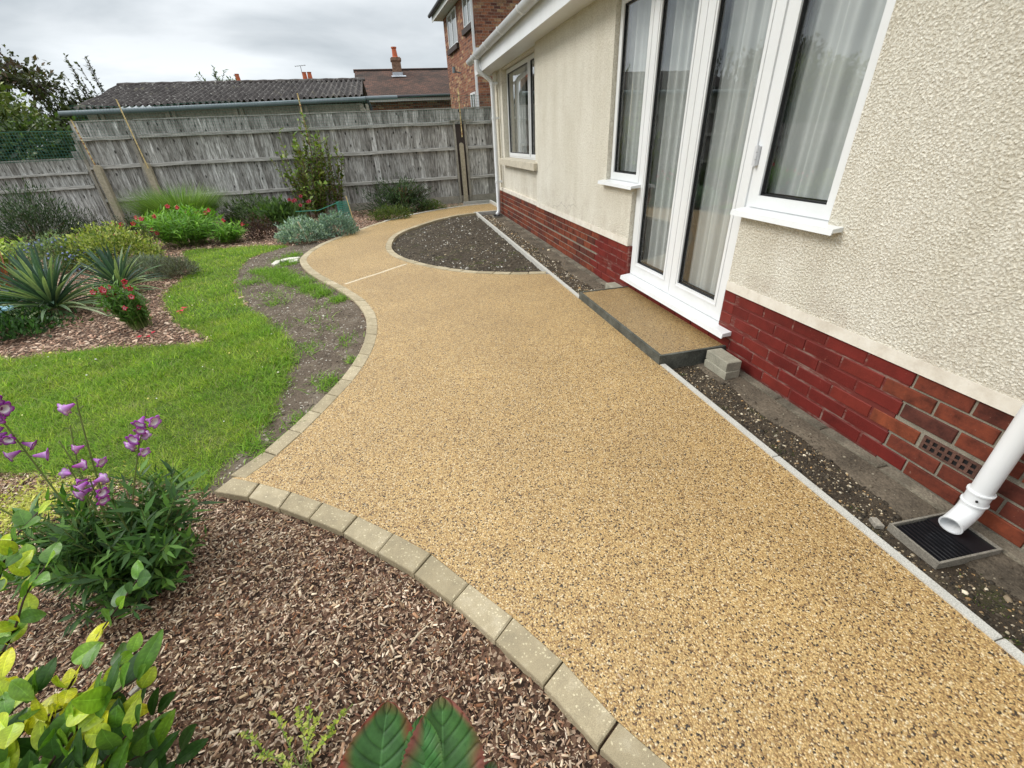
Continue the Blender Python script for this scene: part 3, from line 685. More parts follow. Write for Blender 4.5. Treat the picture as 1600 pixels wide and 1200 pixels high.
# french doors
m = MB(); rect_frame(m, 2.440, 3.882, .145, 2.398, .05, FX + .005, FX + .07, .05); dfr = part('door_frame', m, 'upvc', H)
for a, b in ((2.475, 3.158), (3.163, 3.845)):
    d = sash(H, a, b, .19, 2.37, .105, FX - .006, .12, 'french_door')
    # mitred corner seams and a sash step
    m = MB(); rect_frame(m, a + .075, b - .075, .28, 2.295, .012, FX - .011, FX - .0062); part('bead', m, 'upvc', d)
    for q in (a + .10, b - .12):
        m = MB(); m.box((FX - .009, q, .197), (FX - .0062, q + .025, .203)); part('drain_cap', m, 'upvc_aged', d)
for z in (1.24, 2.2, .42):
    m = MB()
    for q in range(3): m.tube([(FX - .016, 2.452, z - .055 + q * .038), (FX - .016, 2.452, z - .055 + q * .038 + .035)], .0095, 10)
    m.box((FX - .014, 2.44, z - .05), (FX + .004, 2.478, z + .05)); part('hinge', m, 'hinge_metal', dfr, smooth=True)
# sills
def sill(name, y0, y1, z, x0, mat='upvc', th=.028):
    m = MB(); q = [(x0, z - th), (x0 + .004, z - th), (x0 + .012, z - th + .010), (FX + .02, z - th + .012), (FX + .02, z + .012), (x0 + .006, z)]
    vs = [(x, y, zz) for y in (y0, y1) for x, zz in q]; n = len(q)
    m.add(vs, [tuple(range(n)), tuple(range(2 * n - 1, n - 1, -1))] + [((i + 1) % n, i, n + i, n + (i + 1) % n) for i in range(n)])
    return part(name, m, mat, H)
sill('window_sill', 1.74, 2.47, .948, 1.985); sill('window_sill', 3.80, 4.52, .975, 1.985); sill('door_sill', 2.315, 3.86, .172, 1.985, th=.034)
m = MB(); m.box((2.06, 2.40, .10), (2.09, 3.885, .138)); part('threshold_base', m, 'slate', H)
# smooth reveal strips next to the frames
part('reveal', MB().box((2.0515, 1.80, .95), (2.2, 1.8315, 2.4)), 'render', H); part('reveal', MB().box((2.0495, 4.4585, .98), (2.2, 4.478, 2.4)), 'render', H)
# far window
F3 = 2.185
w3 = window(7.16, 9.25, 1.06, 2.44, .045, [(7.19, 7.72), (7.76, 9.22)], x=F3, glass_w=.04)
m = MB(); m.prism([(1.99, 6.88), (2.19, 6.88), (2.19, 9.3), (1.99, 9.3)], .945, 1.045, .008); m.v = [(x, y, z + (.012 if x > 2.1 and z > 1 else 0)) for x, y, z in m.v]; part('stone_sill', m, 'sill_stone', H)
# interior
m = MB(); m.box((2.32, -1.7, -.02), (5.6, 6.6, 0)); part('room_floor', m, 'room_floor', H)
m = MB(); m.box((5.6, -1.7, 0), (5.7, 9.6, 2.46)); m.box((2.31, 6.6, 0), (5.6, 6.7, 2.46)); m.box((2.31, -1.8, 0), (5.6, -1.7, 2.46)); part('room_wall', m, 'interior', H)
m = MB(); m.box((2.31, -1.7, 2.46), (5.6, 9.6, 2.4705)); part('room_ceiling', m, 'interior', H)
# net curtains
def curtain(y0, y1, z0, z1, x, pitch, amp, label, hem=None):
    n = int((y1 - y0) / .006); vs = []; zz = [z0] + ([hem] if hem else []) + [z1]
    ys = np.linspace(y0, y1, n)
    for i, z in enumerate(zz):
        for y in ys:
            ph = y / pitch * 6.283; a = amp * (1 + .5 * math.sin(y * 9)); vs.append((x + a * math.sin(ph + 1.3 * math.sin(y * 7.1)) + .35 * a * math.sin(2.3 * ph + z * .4) - (0.0), y + .012 * math.sin(z * 2.2 + y * 3), z))
    fs = [(j * n + i, j * n + i + 1, (j + 1) * n + i + 1, (j + 1) * n + i) for j in range(len(zz) - 1) for i in range(n - 1)]
    o = part('net_curtain', MB().add(vs, fs), 'net_curtain', None, smooth=False, org=(x, (y0 + y1) / 2, z0)); o.data.shade_smooth()
    return tag(o, label, 'curtain', 'net curtains behind the bungalow windows')
curtain(1.80, 2.43, .9, 2.42, 2.205, .17, .017, 'sheer curtain in loose folds behind the casement nearest the roughcast wall')
curtain(2.36, 3.12, .16, 2.42, 2.205, .14, .016, 'full length sheer curtain behind the nearer french door')
curtain(3.16, 3.84, .16, 2.42, 2.205, .13, .015, 'full length sheer curtain behind the farther french door')
curtain(3.88, 4.46, .9, 2.42, 2.205, .12, .014, 'sheer pleated curtain behind the casement on the far side of the doors')
curtain(8.55, 9.25, 1.0, 2.44, 2.36, .20, .02, 'pale curtain drawn to the far side of the small sliding window')
m = MB(); m.prism([(2.6, 1.3), (3.3, 1.3), (3.3, 2.5), (2.6, 2.5)], 0, 1.08, .03); part('sofa', m, 'sofa_fabric', None); tag(bpy.data.objects['sofa'], 'dim pale sofa back seen through the nearest casement window', 'sofa')

# gullies
def gully(cx, cy, w, l, z, rot, label, depth=.03):
    G = thing('drain_gully', label, 'drain', (cx, cy, z), 'drain gullies below the downpipes')
    def T(p):
        c, s = math.cos(rot), math.sin(rot); return (cx + p[0] * c - p[1] * s, cy + p[0] * s + p[1] * c, z + p[2])
    m = MB(); t = .008
    for a, b in (((-w / 2, -l / 2, -.05), (-w / 2 + t, l / 2, 0)), ((w / 2 - t, -l / 2, -.05), (w / 2, l / 2, 0)), ((-w / 2 + t, -l / 2, -.05), (w / 2 - t, -l / 2 + t, -.0005)), ((-w / 2 + t, l / 2 - t, -.05), (w / 2 - t, l / 2, -.0005))): m.box(a, b)
    m.v = [T(p) for p in m.v]; part('rim', m, 'gully_rim', G)
    m = MB(); m.box((-w / 2 + t, -l / 2 + t, -.045), (w / 2 - t, l / 2 - t, -.02)); m.box((w * .12, -l / 2 + t, -.0195), (w / 2 - t, l / 2 - t, -.008)); m.v = [T(p) for p in m.v]; part('tray', m, 'black_plastic', G)
    m = MB(); n = 9
    for k in range(n): x = -w / 2 + t + .008 + k * (w * .58) / n; m.box((x, -l / 2 + t + .004, -.02), (x + .006, l / 2 - t - .004, -.009))
    m.v = [T(p) for p in m.v]; part('grating', m, 'black_plastic', G)
gully(1.853, .745, .285, .195, -.019, -.05, 'square black grated drain with pale rim under the nearest downpipe')
gully(1.93, 9.42, .22, .30, -.012, .0, 'small black drain at the foot of the far downpipe by the house corner')

# broken concrete round a cover at the path edge
t_ = thing('inspection_cover', 'broken white concrete surround with dark opening at the path edge', 'drain cover', (-1.72, 6.82, -.03))
for q in ([(-1.90, 6.72), (-1.84, 6.66), (-1.80, 6.76), (-1.82, 6.92), (-1.88, 6.93)], [(-1.82, 6.93), (-1.79, 6.84), (-1.60, 6.90), (-1.56, 6.99), (-1.72, 7.02)], [(-1.70, 6.86), (-1.66, 6.72), (-1.57, 6.78), (-1.58, 6.92)]):
    part('surround', MB().prism(q, -.05, random.uniform(.0, .008), .006), 'pale_concrete', t_)
part('cover', MB().prism([(-1.80, 6.70), (-1.67, 6.73), (-1.70, 6.86), (-1.79, 6.84)], -.05, -.022), 'black_plastic', t_)

# ------------------------------------------------------------------ fences
FY = 12.0
def boards(T, x0, x1, z0, z1f, w=.118, skip=()):
    x = x0
    while x < x1 - .02:
        ww = w * random.uniform(.9, 1.1); 
        if not any(a < x + ww / 2 < b for a, b in skip):
            z1 = z1f(x + ww / 2) + random.uniform(-.008, .006); y = FY + random.uniform(-.004, .004)
            m = MB(); vs = [(x, y + .004, z0), (x + ww + .012, y - .010, z0), (x + ww + .012, y + .008, z0), (x, y + .016, z0)]
            dx = random.uniform(-.004, .004)
            vs += [(a + dx, b, z1) for a, b, _ in vs]; m.add(vs, [(0, 1, 5, 4), (1, 2, 6, 5), (2, 3, 7, 6), (3, 0, 4, 7), (4, 5, 6, 7), (3, 2, 1, 0)])
            part('board', m, 'fence_wood', T, org=(x, y, 0))
        x += ww
def rail(T, x0, x1, z, h=.07, name='rail'):
    m = MB(); n = 6; 
    vs = []
    for i in range(n + 1):
        x = x0 + (x1 - x0) * i / n; dz = random.uniform(-.007, .007)
        vs += [(x, FY - .062, z - h / 2 + dz), (x, FY - .012, z - h / 2 + dz), (x, FY - .012, z + h / 2 + dz), (x, FY - .055, z + h / 2 - .012 + dz)]
    fs = [(i * 4 + k, i * 4 + (k + 1) % 4, i * 4 + 4 + (k + 1) % 4, i * 4 + 4 + k) for i in range(n) for k in range(4)] + [(0, 3, 2, 1), (n * 4, n * 4 + 1, n * 4 + 2, n * 4 + 3)]
    return part(name, m.add(vs, [f[::-1] for f in fs]), 'rail_wood', T, org=((x0 + x1) / 2, FY, z))
TF = thing('tall_fence', 'tall weathered grey closeboard fence with netting above, behind the flower bed', 'fence', (-2, FY, 0))
boards(TF, -6.26, 3.3, .06, lambda x: 2.03)
posts = [-5.20, -1.80, 1.60]
segs = [(-6.24, -5.28), (-5.12, -1.82), (-1.80, 1.47), (1.78, 3.3)]
for z in (.57, 1.22, 1.745):
    for a, b in segs: rail(TF, a, b, z + random.uniform(-.012, .012))
for a, b in segs: m = MB(); m.box((a - .02 if a < -6 else a, FY - .02, 2.032), (b, FY + .03, 2.052)); part('capping', m, 'rail_wood', TF)
for a, b in ((1.49, 3.3), (-1.8, 1.47), (-5.1, -1.82)): m = MB(); m.box((a, FY - .035, -.05), (b, FY - .012, .15)); part('gravel_board', m, 'timber_post', TF)
# battens and the recessed bay round the right hand post
for x in (1.475, 1.735): m = MB(); m.box((x, FY - .075, .0), (x + .05, FY - .0635, 1.775)); m.box((x, FY - .0635, .0), (x + .05, FY - .012, 1.70)); part('batten', m, 'timber_post', TF)
m = MB(); m.box((1.4, FY - .09, 1.776), (1.95, FY - .0635, 1.80)); part('batten', m, 'timber_post', TF)
m = MB(); m.box((1.526, FY - .022, .1), (1.734, FY - .0115, 1.72)); part('back_panel', m, 'dark_sill', TF)
def round_post(x, y, w, d, h, T, name='post', mat='concrete_post', z0=-.1):
    m = MB(); n = 6; prof = [(-w / 2, z0), (w / 2, z0)] + [(w / 2 * math.cos(math.pi * k / n), h + w / 2 * math.sin(math.pi * k / n)) for k in range(n + 1)]
    q = len(prof); vs = [(x + a, yy, z) for yy in (y - d / 2, y + d / 2) for a, z in prof]
    m.add(vs, [tuple(range(q)), tuple(range(2 * q - 1, q - 1, -1))] + [((i + 1) % q, i, q + i, q + (i + 1) % q) for i in range(q)])
    return part(name, m, mat, T, org=(x, y, 0))
round_post(1.632, FY - .08, .10, .10, 1.28, TF)
m = MB(); m.box((-5.285, FY - .085, -.05), (-5.225, FY - .012, 1.67)); part('post', m, 'timber_post', TF)
round_post(-5.16, FY - .10, .11, .10, 1.20, TF)
m = MB(); m.box((-6.29, FY - .06, 0), (-6.24, FY - .0125, 1.85)); part('post', m, 'timber_post', TF)
# low fence continuing to the left
LF = thing('low_fence', 'lower weathered grey board fence continuing left of the tall fence', 'fence', (-10, FY, 0))
boards(LF, -14.5, -6.30, .06, lambda x: 1.38 if x < -6.55 else 1.38 + (x + 6.55) * 1.1)
for z in (.86, 1.13):
    for a, b in ((-14.5, -10.7), (-10.68, -6.32)): rail(LF, a, b, z, .065 if z < 1 else .04)
m = MB(); m.box((-14.5, FY - .02, 1.385), (-6.56, FY + .03, 1.41)); part('capping', m, 'rail_wood', LF)
CP = tag(round_post(-6.05, FY - .16, .12, .11, 1.20, None), 'free standing round topped concrete post where the fence changes height', 'post')
# bamboo canes
def cane(x, y, z0, z1, label, tape=None, lean=(0, 0)):
    t = thing('bamboo_cane', label, 'cane', (x, y, z0), 'canes holding up the netting')
    pts = []; rr = []; n = int((z1 - z0) / .11)
    for i in range(n + 1):
        z = z0 + (z1 - z0) * i / n; f = i / n
        for dz, r in ((-.004, .013), (0, .0165), (.004, .013)): pts.append((x + lean[0] * f, y + lean[1] * f, z + dz)); rr.append(r)
    part('cane', MB().tube(pts, rr, 8), 'bamboo', t, smooth=True)
    if tape:
        for i in range(int(tape)):
            z = z0 + .05 + i * (z1 - z0 - .1) / tape
            part('tape', MB().tube([(x + lean[0] * (z - z0) / (z1 - z0), y, z), (x + lean[0] * (z - z0) / (z1 - z0), y, z + .022)], .018, 8), 'copper_tape', t)
cane(-6.06, FY - .18, 1.22, 2.06, 'bamboo cane bound with copper bands on top of the leftmost concrete post', 8, (-.05, 0))
cane(-5.13, FY - .17, 1.15, 2.38, 'bare bamboo cane rising above the tall fence, second from the left', None, (-.06, 0))
cane(-1.80, FY - .12, 1.40, 2.40, 'bamboo cane behind the tall leafy shrub in the middle of the fence', 5)
cane(1.665, FY - .12, 1.45, 2.42, 'bamboo cane on the fence beside the brick house corner', 4)
# netting
def net(x0, x1, z0, z1, y, step, r, name, label, sag=.03):
    vs = []; m = MB()
    def sg(x): return -sag * (math.sin((x - x0) * 1.3) ** 2)
    nx = int((x1 - x0) / step); nz = int((z1 - z0) / step)
    for i in range(nx + 1):
        x = x0 + i * step; s = sg(x); m.box((x - r, y - r, z0), (x + r, y + r, z1 + s))
    for j in range(nz + 1):
        rr = r * (2.2 if j == nz else 1)
        for i in range(0, nx, 6):
            xa = x0 + i * step; xb = min(x1, xa + 6 * step); za = z0 + (z1 - z0) * j / nz; a = za + sg(xa) * j / nz; b = za + sg(xb) * j / nz
            m.add([(xa, y - rr, a - rr), (xa, y + rr, a - rr), (xa, y + rr, a + rr), (xa, y - rr, a + rr), (xb, y - rr, b - rr), (xb, y + rr, b - rr), (xb, y + rr, b + rr), (xb, y - rr, b + rr)], [(0, 1, 5, 4), (1, 2, 6, 5), (2, 3, 7, 6), (3, 0, 4, 7)])
    o = part(name, m, 'netting', None); return tag(o, label, 'netting')
net(-14.4, -6.1, 1.38, 1.90, FY - .19, .055, .0024, 'garden_netting', 'green plastic netting stretched above the low left fence')
net(-6.05, 2.6, 1.72, 2.30, FY - .14, .055, .0013, 'garden_netting', 'fine dark netting along the top of the tall fence', .05)

# ------------------------------------------------------------------ buildings beyond
G_ = thing('garage', 'long low outbuilding with mossy corrugated roof and grey gutter behind the fence', 'outbuilding', (-4, 15, 0))
gx0, gx1 = -7.35, -.55
def gz(x, a, b): f = (x - gx0) / (gx1 - gx0); return a + (b - a) * f
m = MB(); m.box((gx0 + .1, 14.75, 0), (gx1 - .1, 18.5, 2.38)); part('wall', m, 'garage_panel', G_)
for k in range(5):
    x = gx0 + .25 + k * 1.6; m = MB(); m.box((x, 14.68, 0), (x + .10, 14.749, 2.36)); m.box((x + .16, 14.68, 0), (x + .24, 14.749, 2.36)); part('pillar', m, 'garage_post', G_)
def corrugated(y0, z0a, z0b, y1, z1, name):
    n = int((gx1 - gx0) / .0183); vs = []; rows = 4; xe = lambda x, t: x + (-.35 if 0 else 0)
    for j in range(rows + 1):
        t = j / rows
        for i in range(n + 1):
            x = gx0 + .1 * t * -1 + (gx1 - gx0 + .05 * t) * i / n; ze = gz(x, z0a, z0b); z = ze + (z1 - ze) * t + .034 * math.cos(x / .146 * 6.283) + (.014 if j < rows and j % 2 else 0)
            vs.append((x, y0 + (y1 - y0) * t, z))
    fs = [(j * (n + 1) + i, j * (n + 1) + i + 1, (j + 1) * (n + 1) + i + 1, (j + 1) * (n + 1) + i) for j in range(rows) for i in range(n)]
    return part(name, MB().add(vs, fs), 'corrugated', G_, smooth=False)
corrugated(14.42, 2.43, 2.53, 17.5, 3.19, 'roof_sheet'); corrugated(20.4, 2.43, 2.53, 17.5, 3.19, 'roof_sheet')
m = MB(); n = 30; vs = []
for i in range(n + 1):
    x = gx0 - .12 + (gx1 - gx0 + .15) * i / n; dz = .012 * (i % 2); 
    for k in range(7): a = math.pi * k / 6; vs.append((x, 17.5 - .13 * math.cos(a), 3.16 + dz + .085 * math.sin(a)))
part('ridge', m.add(vs, [(i * 7 + k, (i + 1) * 7 + k, (i + 1) * 7 + k + 1, i * 7 + k + 1) for i in range(n) for k in range(6)]), 'corrugated', G_)
part('gutter', MB().tube([(gx0 - .25, 14.36, 2.34), (gx0 + 2, 14.36, 2.37), (gx1 + .05, 14.36, 2.45)], .055, 10), 'grey_gutter', G_, smooth=True)
part('downpipe', MB().tube([(gx1 + .05, 14.36, 2.45), (gx1 + .15, 14.5, 2.3), (gx1 + .2, 14.6, 1.2)], .035, 8), 'dark_gutter', G_, smooth=True)
part('gutter', MB().tube([(gx1 - .1, 14.9, 2.50), (gx1 + .9, 15.2, 2.53)], .05, 8), 'grey_gutter', G_, smooth=True)

B2 = thing('far_bungalow', 'bungalow with brown tiled roof and tall brick chimney behind the garage', 'house', (1, 26, 0))
m = MB(); m.box((-1.1, 24.4, 0), (5.0, 30.6, 3.05)); part('wall', m, 'house_brick', B2)
m = MB(); m.add([(-1.25, 24.0, 3.24), (5.2, 24.0, 3.24), (5.2, 27.5, 4.58), (-1.25, 27.5, 4.58), (5.2, 31, 3.24), (-1.25, 31, 3.24), (-1.25, 24.0, 3.16), (5.2, 24.0, 3.16)], [(0, 1, 2, 3), (3, 2, 4, 5), (6, 7, 1, 0), (6, 0, 3, 5)]); part('roof', m, 'roof_tile', B2)
part('ridge', MB().tube([(-1.3, 27.5, 4.57), (5.2, 27.5, 4.57)], .08, 8), 'roof_tile', B2)
m = MB(); m.box((-1.2, 23.9, 3.02), (5.2, 23.96, 3.14)); part('fascia', m, 'fascia_white', B2)
part('gutter', MB().tube([(-1.2, 23.84, 3.19), (5.2, 23.84, 3.19)], .06, 8), 'dark_gutter', B2, smooth=True)
cb_ = MB(); cb_.box((.60, 26.6, 3.9), (1.03, 27.1, 4.86)); cb_.box((.56, 26.56, 4.86), (1.07, 27.14, 4.96)); cb_.box((.6, 26.6, 4.96), (1.03, 27.1, 5.0)); ch = part('chimney', cb_, 'chimney_brick', B2)
part('pot', MB().tube([(.81, 26.85, 5.0), (.81, 26.85, 5.05), (.80, 26.85, 5.36), (.80, 26.85, 5.37), (.80, 26.85, 5.42)], [.16, .13, .105, .135, .135], 12), 'terracotta', ch)
m = MB(); m.box((.57, 26.585, 4.20), (1.06, 27.12, 4.40)); m.add([(.50, 26.40, 4.20), (1.20, 26.40, 4.20), (1.20, 26.60, 4.27), (.50, 26.60, 4.27)], [(0, 1, 2, 3)]); part('flashing', m, 'lead', ch)

# two-storey brick house: near corner at C0, side wall runs along u
H2 = thing('brick_house', 'tall two storey mottled brick house behind the right end of the fence', 'house', (3.11, 17, 0))
C0 = np.array([3.11, 17.0]); U = np.array([-.0865, .9963]); V_ = np.array([.9963, .0865])
def h2box(u0, u1, v0, v1, z0, z1):
    m = MB(); q = [C0 + U * u + V_ * v for u, v in ((u0, v0), (u0, v1), (u1, v1), (u1, v0))]
    return m.prism([tuple(p) for p in q], z0, z1)
part('wall', h2box(0, 4.78, 0, 7, 0, 5.5), 'house_brick', H2)
part('soffit', h2box(-.35, 5.1, -.36, 7.3, 5.50, 5.56), 'fascia_white', H2)
part('fascia', h2box(-.37, 5.12, -.38, -.362, 5.46, 5.68), 'fascia_white', H2)
q0 = C0 + U * -.4 + V_ * -.46; q1 = C0 + U * 5.15 + V_ * -.46
gt = part('gutter', MB().tube([(*q0, 5.66), (*q1, 5.66)], .065, 10), 'dark_gutter', H2, smooth=True)
m = MB(); P4 = [C0 + U * u + V_ * v for u, v in ((-.4, -.45), (5.15, -.45), (5.15, 3.5), (-.4, 3.5), (5.15, 7.4), (-.4, 7.4))]; zz = [5.7, 5.7, 8.4, 8.4, 5.7, 5.7]
m.add([(*p, z) for p, z in zip(P4, zz)], [(0, 3, 2, 1), (3, 5, 4, 2), (0, 5, 3), (1, 2, 4)]); part('roof', m, 'roof_tile', H2)
def h2win(u0, u1, z0, z1, nm=2):
    f = MB(); f2 = h2box(u0, u1, -.02, .05, z0, z1); 
    w = part('window', h2box(u0 + .06, u1 - .06, -.012, .02, z0 + .06, z1 - .06), 'glass', H2)
    for a, b, c, d in ((u0, u0 + .06, z0, z1), (u1 - .06, u1, z0, z1), (u0 + .06, u1 - .06, z0, z0 + .06), (u0 + .06, u1 - .06, z1 - .06, z1)): k = h2box(a, b, -.03, .02, c, d); f.add(k.v, k.f)
    for i in range(1, nm): a = u0 + (u1 - u0) * i / nm; k = h2box(a - .03, a + .03, -.028, .02, z0 + .06, z1 - .06); f.add(k.v, k.f)
    part('frame', f, 'upvc', w); part('backing', h2box(u0 + .06, u1 - .06, -.005, .01, z0 + .06, z1 - .06), 'interior', w)
    part('window_sill', h2box(u0 - .08, u1 + .08, -.10, -.001, z0 - .16, z0 - .002), 'dark_sill', H2)
h2win(2.48, 4.0, 4.42, 5.44, 2); h2win(.25, 1.42, 4.60, 5.46, 2); h2win(.55, 1.25, 2.05, 2.80, 2)
p0 = C0 + U * .10 + V_ * -.07; part('downpipe', MB().tube([(*(C0 + U * .1 + V_ * -.44), 5.62), (*(C0 + U * .1 + V_ * -.3), 5.45), (*p0, 5.3), (*p0, 0)], .045, 10), 'upvc', H2, smooth=True)
m = MB(); q = [C0 + U * 2.2 + V_ * -.07]; part('satellite_bracket', MB().tube([(*q[0], 3.5), (*(q[0] + V_ * -.25), 3.55)], .02, 6).tube([(*(q[0] + V_ * -.25), 3.5), (*(q[0] + V_ * -.25), 3.68)], .06, 8), 'grey_gutter', H2)
# distant chimneys over the garage ridge
def far_chimney(x, y, ztop, n, label):
    t = thing('chimney_stack', label, 'chimney', (x, y, 0), 'distant chimneys over the garage roof')
    m = MB(); m.box((x - .25, y - .25, 0), (x + .25, y + .25, ztop - .45)); part('stack', m, 'chimney_brick', t)
    for k in range(n):
        xx = x + (k - (n - 1) / 2) * .26; part('pot', MB().tube([(xx, y, ztop - .45), (xx, y, ztop - .05), (xx, y, ztop)], [.13, .10, .12], 8), 'terracotta', t)
    return t
far_chimney(-3.84, 30, 4.86, 2, 'pair of orange chimney pots over the middle of the garage roof ridge')
far_chimney(-7.27, 30, 4.84, 1, 'single orange chimney pot behind the leafy twigs above the garage roof')
a = thing('tv_aerial', 'thin rooftop television aerial above the pair of orange chimney pots', 'aerial', (-4.05, 30, 3.8))
part('mast', MB().tube([(-4.05, 30, 3.8), (-4.07, 30, 5.15)], .018, 6), 'aerial', a)
m = MB(); m.tube([(-4.35, 30, 5.12), (-3.8, 30, 5.16)], .012, 5)
for k in range(5): m.tube([(-4.33 + k * .12, 29.85, 5.12 + k * .01), (-4.33 + k * .12, 30.15, 5.12 + k * .01)], .01, 5)
part('antenna', m, 'aerial', a)

# ------------------------------------------------------------------ loose ground cover
def zsheet(x, y, z, amp): return z + amp * hsh(x, y, 2.2)
def rnd_pts(poly, n, lo=None, hi=None):
    P = np.array(poly); a = P.min(0) if lo is None else np.array(lo); b = P.max(0) if hi is None else np.array(hi); out = []; c = 0
    while c < n:
        q = a + (b - a) * rng.random((n * 2, 2)); q = q[inpoly(q, poly)]; out.append(q); c += len(q)
    return np.concatenate(out)[:n]
BOX = ([(-.5, -.5, -.5), (.5, -.5, -.5), (.5, .5, -.5), (-.5, .5, -.5), (-.42, -.46, .5), (.42, -.5, .5), (.5, .44, .4), (-.46, .5, .5)], [(4, 5, 6, 7), (0, 1, 5, 4), (1, 2, 6, 5), (2, 3, 7, 6), (3, 0, 4, 7)])
def chips(name, P, z, L, W, cols, tilt=.35, th=.18):
    n = len(P); a = rng.random(n) * 6.283; D = np.stack([np.cos(a), np.sin(a), rng.normal(0, tilt, n)], 1); Nn = np.stack([rng.normal(0, tilt, n), rng.normal(0, tilt, n), np.ones(n)], 1)
    s = rng.lognormal(0, .35, n); sy = L * s; sx = W * s * rng.uniform(.5, 1.3, n)
    T = frames(D, Nn, sx, sy, sx * th * 2)
    inst_mesh(name, BOX[0], BOX[1], T, np.column_stack([P, z]), pal(cols, n, .22), 'chips')
BARK = [(.10, .045, .028), (.17, .08, .05), (.66, .50, .38), (.24, .115, .07), (.62, .48, .33), (.50, .36, .22), (.70, .57, .42), (.13, .068, .036), (.22, .13, .07), (.44, .31, .19), (.66, .53, .38), (.36, .23, .13), (.30, .13, .06), (.085, .042, .022), (.25, .14, .09), (.58, .44, .32), (.11, .055, .03)]
BARKD = [(.06, .03, .018), (.10, .055, .032), (.19, .115, .07), (.30, .20, .13), (.50, .38, .26), (.58, .47, .35)]
near_poly = [p for p in bark1_poly]
P = rnd_pts(bark1_poly, 115000, (-2.7, -.1), (.6, 2.45)); z = zground(P[:, 0], P[:, 1]) + rng.uniform(-.004, .010, len(P))
chips('bark_chips', P, z, .0100, .0030, BARK)
P = rnd_pts(bark1_poly, 42000, (-6.5, -1.5), (.9, 3.4)); P = P[(P[:, 0] < -2.6) | (P[:, 1] < .0)]
chips('bark_chips', P, zground(P[:, 0], P[:, 1]) + .004, .018, .0055, BARK)
P = rnd_pts(bark1_poly, 2200, (-2.4, .1), (.5, 2.3)); z = zground(P[:, 0], P[:, 1]) + rng.uniform(.004, .012, len(P))
chips('bark_chips', P, z, .016, .0042, [(.62, .50, .36), (.50, .36, .23), (.30, .19, .12), (.68, .58, .45), (.42, .22, .12)], .2)
P = np.column_stack([rng.uniform(-7, 1.9, 60000), rng.uniform(3.7, 11.9, 60000)])
k = ~inpoly(P, lawn_poly) & ~inpoly(P, soil_poly) & ~inpoly(P, path_poly + []) & ~((P[:, 0] > -1.6) & (P[:, 1] < 8)) & ~((P[:, 0] > -.5) & (P[:, 1] < 9.9)); P = P[k]
cols = [(.34, .20, .13), (.50, .34, .24), (.20, .11, .07), (.62, .47, .35), (.42, .25, .17)]
chips('bark_chips', P, zground(P[:, 0], P[:, 1]) + .006, .024, .010, cols)
ICO = ([(0, 0, .5), (.45, 0, .12), (.14, .43, .12), (-.36, .26, .12), (-.36, -.26, .12), (.14, -.43, .12), (.3, .25, -.4), (-.3, .25, -.4), (-.3, -.25, -.4), (.3, -.25, -.4)],
       [(0, 1, 2), (0, 2, 3), (0, 3, 4), (0, 4, 5), (0, 5, 1), (1, 6, 2), (2, 6, 7), (2, 7, 3), (3, 7, 8), (3, 8, 4), (4, 8, 5), (5, 8, 9), (5, 9, 1), (1, 9, 6)])
def stones(name, P, z, s, cols):
    n = len(P); a = rng.random(n) * 6.283; D = np.stack([np.cos(a), np.sin(a), rng.normal(0, .3, n)], 1); Nn = np.stack([rng.normal(0, .3, n), rng.normal(0, .3, n), np.ones(n)], 1)
    q = s * rng.lognormal(0, .45, n); T = frames(D, Nn, q * rng.uniform(.5, .9, n), q, q * .55)
    inst_mesh(name, ICO[0], ICO[1], T, np.column_stack([P, z]), pal(cols, n, .2), 'stones')
GRV = [(.09, .07, .045), (.12, .085, .05), (.30, .23, .13), (.52, .43, .29), (.16, .12, .075), (.05, .04, .028), (.66, .58, .44), (.40, .24, .10), (.035, .03, .022), (.22, .17, .11)]
P = np.column_stack([rng.uniform(1.585, 1.86, 9000) + 0, rng.uniform(-.2, 2.33, 9000)]); w = rng.random(9000) < np.clip(1.15 - np.abs(P[:, 0] - 1.72) * 2.6 + .35 * hsh(P[:, 0], P[:, 1], 3), .05, 1); P = P[w]
P = P[~((abs(P[:, 0] - 1.853) < .15) & (abs(P[:, 1] - .745) < .105))]
k = rng.random(len(P)); 
stones('gravel', P[k < .45], zsheet(P[k < .45][:, 0], P[k < .45][:, 1], -.052, .008), .0085, GRV)
stones('soil_crumbs', P[k > .3], zsheet(P[k > .3][:, 0], P[k > .3][:, 1], -.052, .008), .009, [(.035, .027, .018), (.07, .055, .038), (.02, .016, .011)])
P = np.column_stack([rng.uniform(1.585, 1.98, 9000), rng.uniform(3.85, 9.7, 9000)]); w = rng.random(9000) < np.clip(.55 + .6 * hsh(P[:, 0], P[:, 1], 2), .1, 1) * (P[:, 0] < 1.85) * .5 + .04; P = P[w]
stones('gravel', P, zsheet(P[:, 0], P[:, 1], -.048, .008), .015, GRV + [(.66, .60, .50), (.70, .62, .48)])
P = rnd_pts(bed_pl, 2600); w = rng.random(len(P)) < np.clip(.5 + .7 * hsh(P[:, 0], P[:, 1], 1.5), .12, 1); P = P[w]
stones('gravel', P, zsheet(P[:, 0], P[:, 1], -.038, .012), .017, [(.10, .08, .055), (.62, .58, .50), (.20, .17, .12), (.05, .04, .03), (.72, .70, .64), (.35, .28, .19), (.07, .055, .04)])
P = rnd_pts(bed_pl, 9000); stones('soil_crumbs', P, zsheet(P[:, 0], P[:, 1], -.040, .012), .018, [(.07, .055, .038), (.12, .095, .066), (.05, .04, .028)])
P = rnd_pts(soil_poly, 9000); stones('soil_crumbs', P, zground(P[:, 0], P[:, 1]) + .001, .009, [(.09, .068, .048), (.14, .11, .08), (.20, .165, .125), (.06, .045, .032), (.11, .085, .062)])
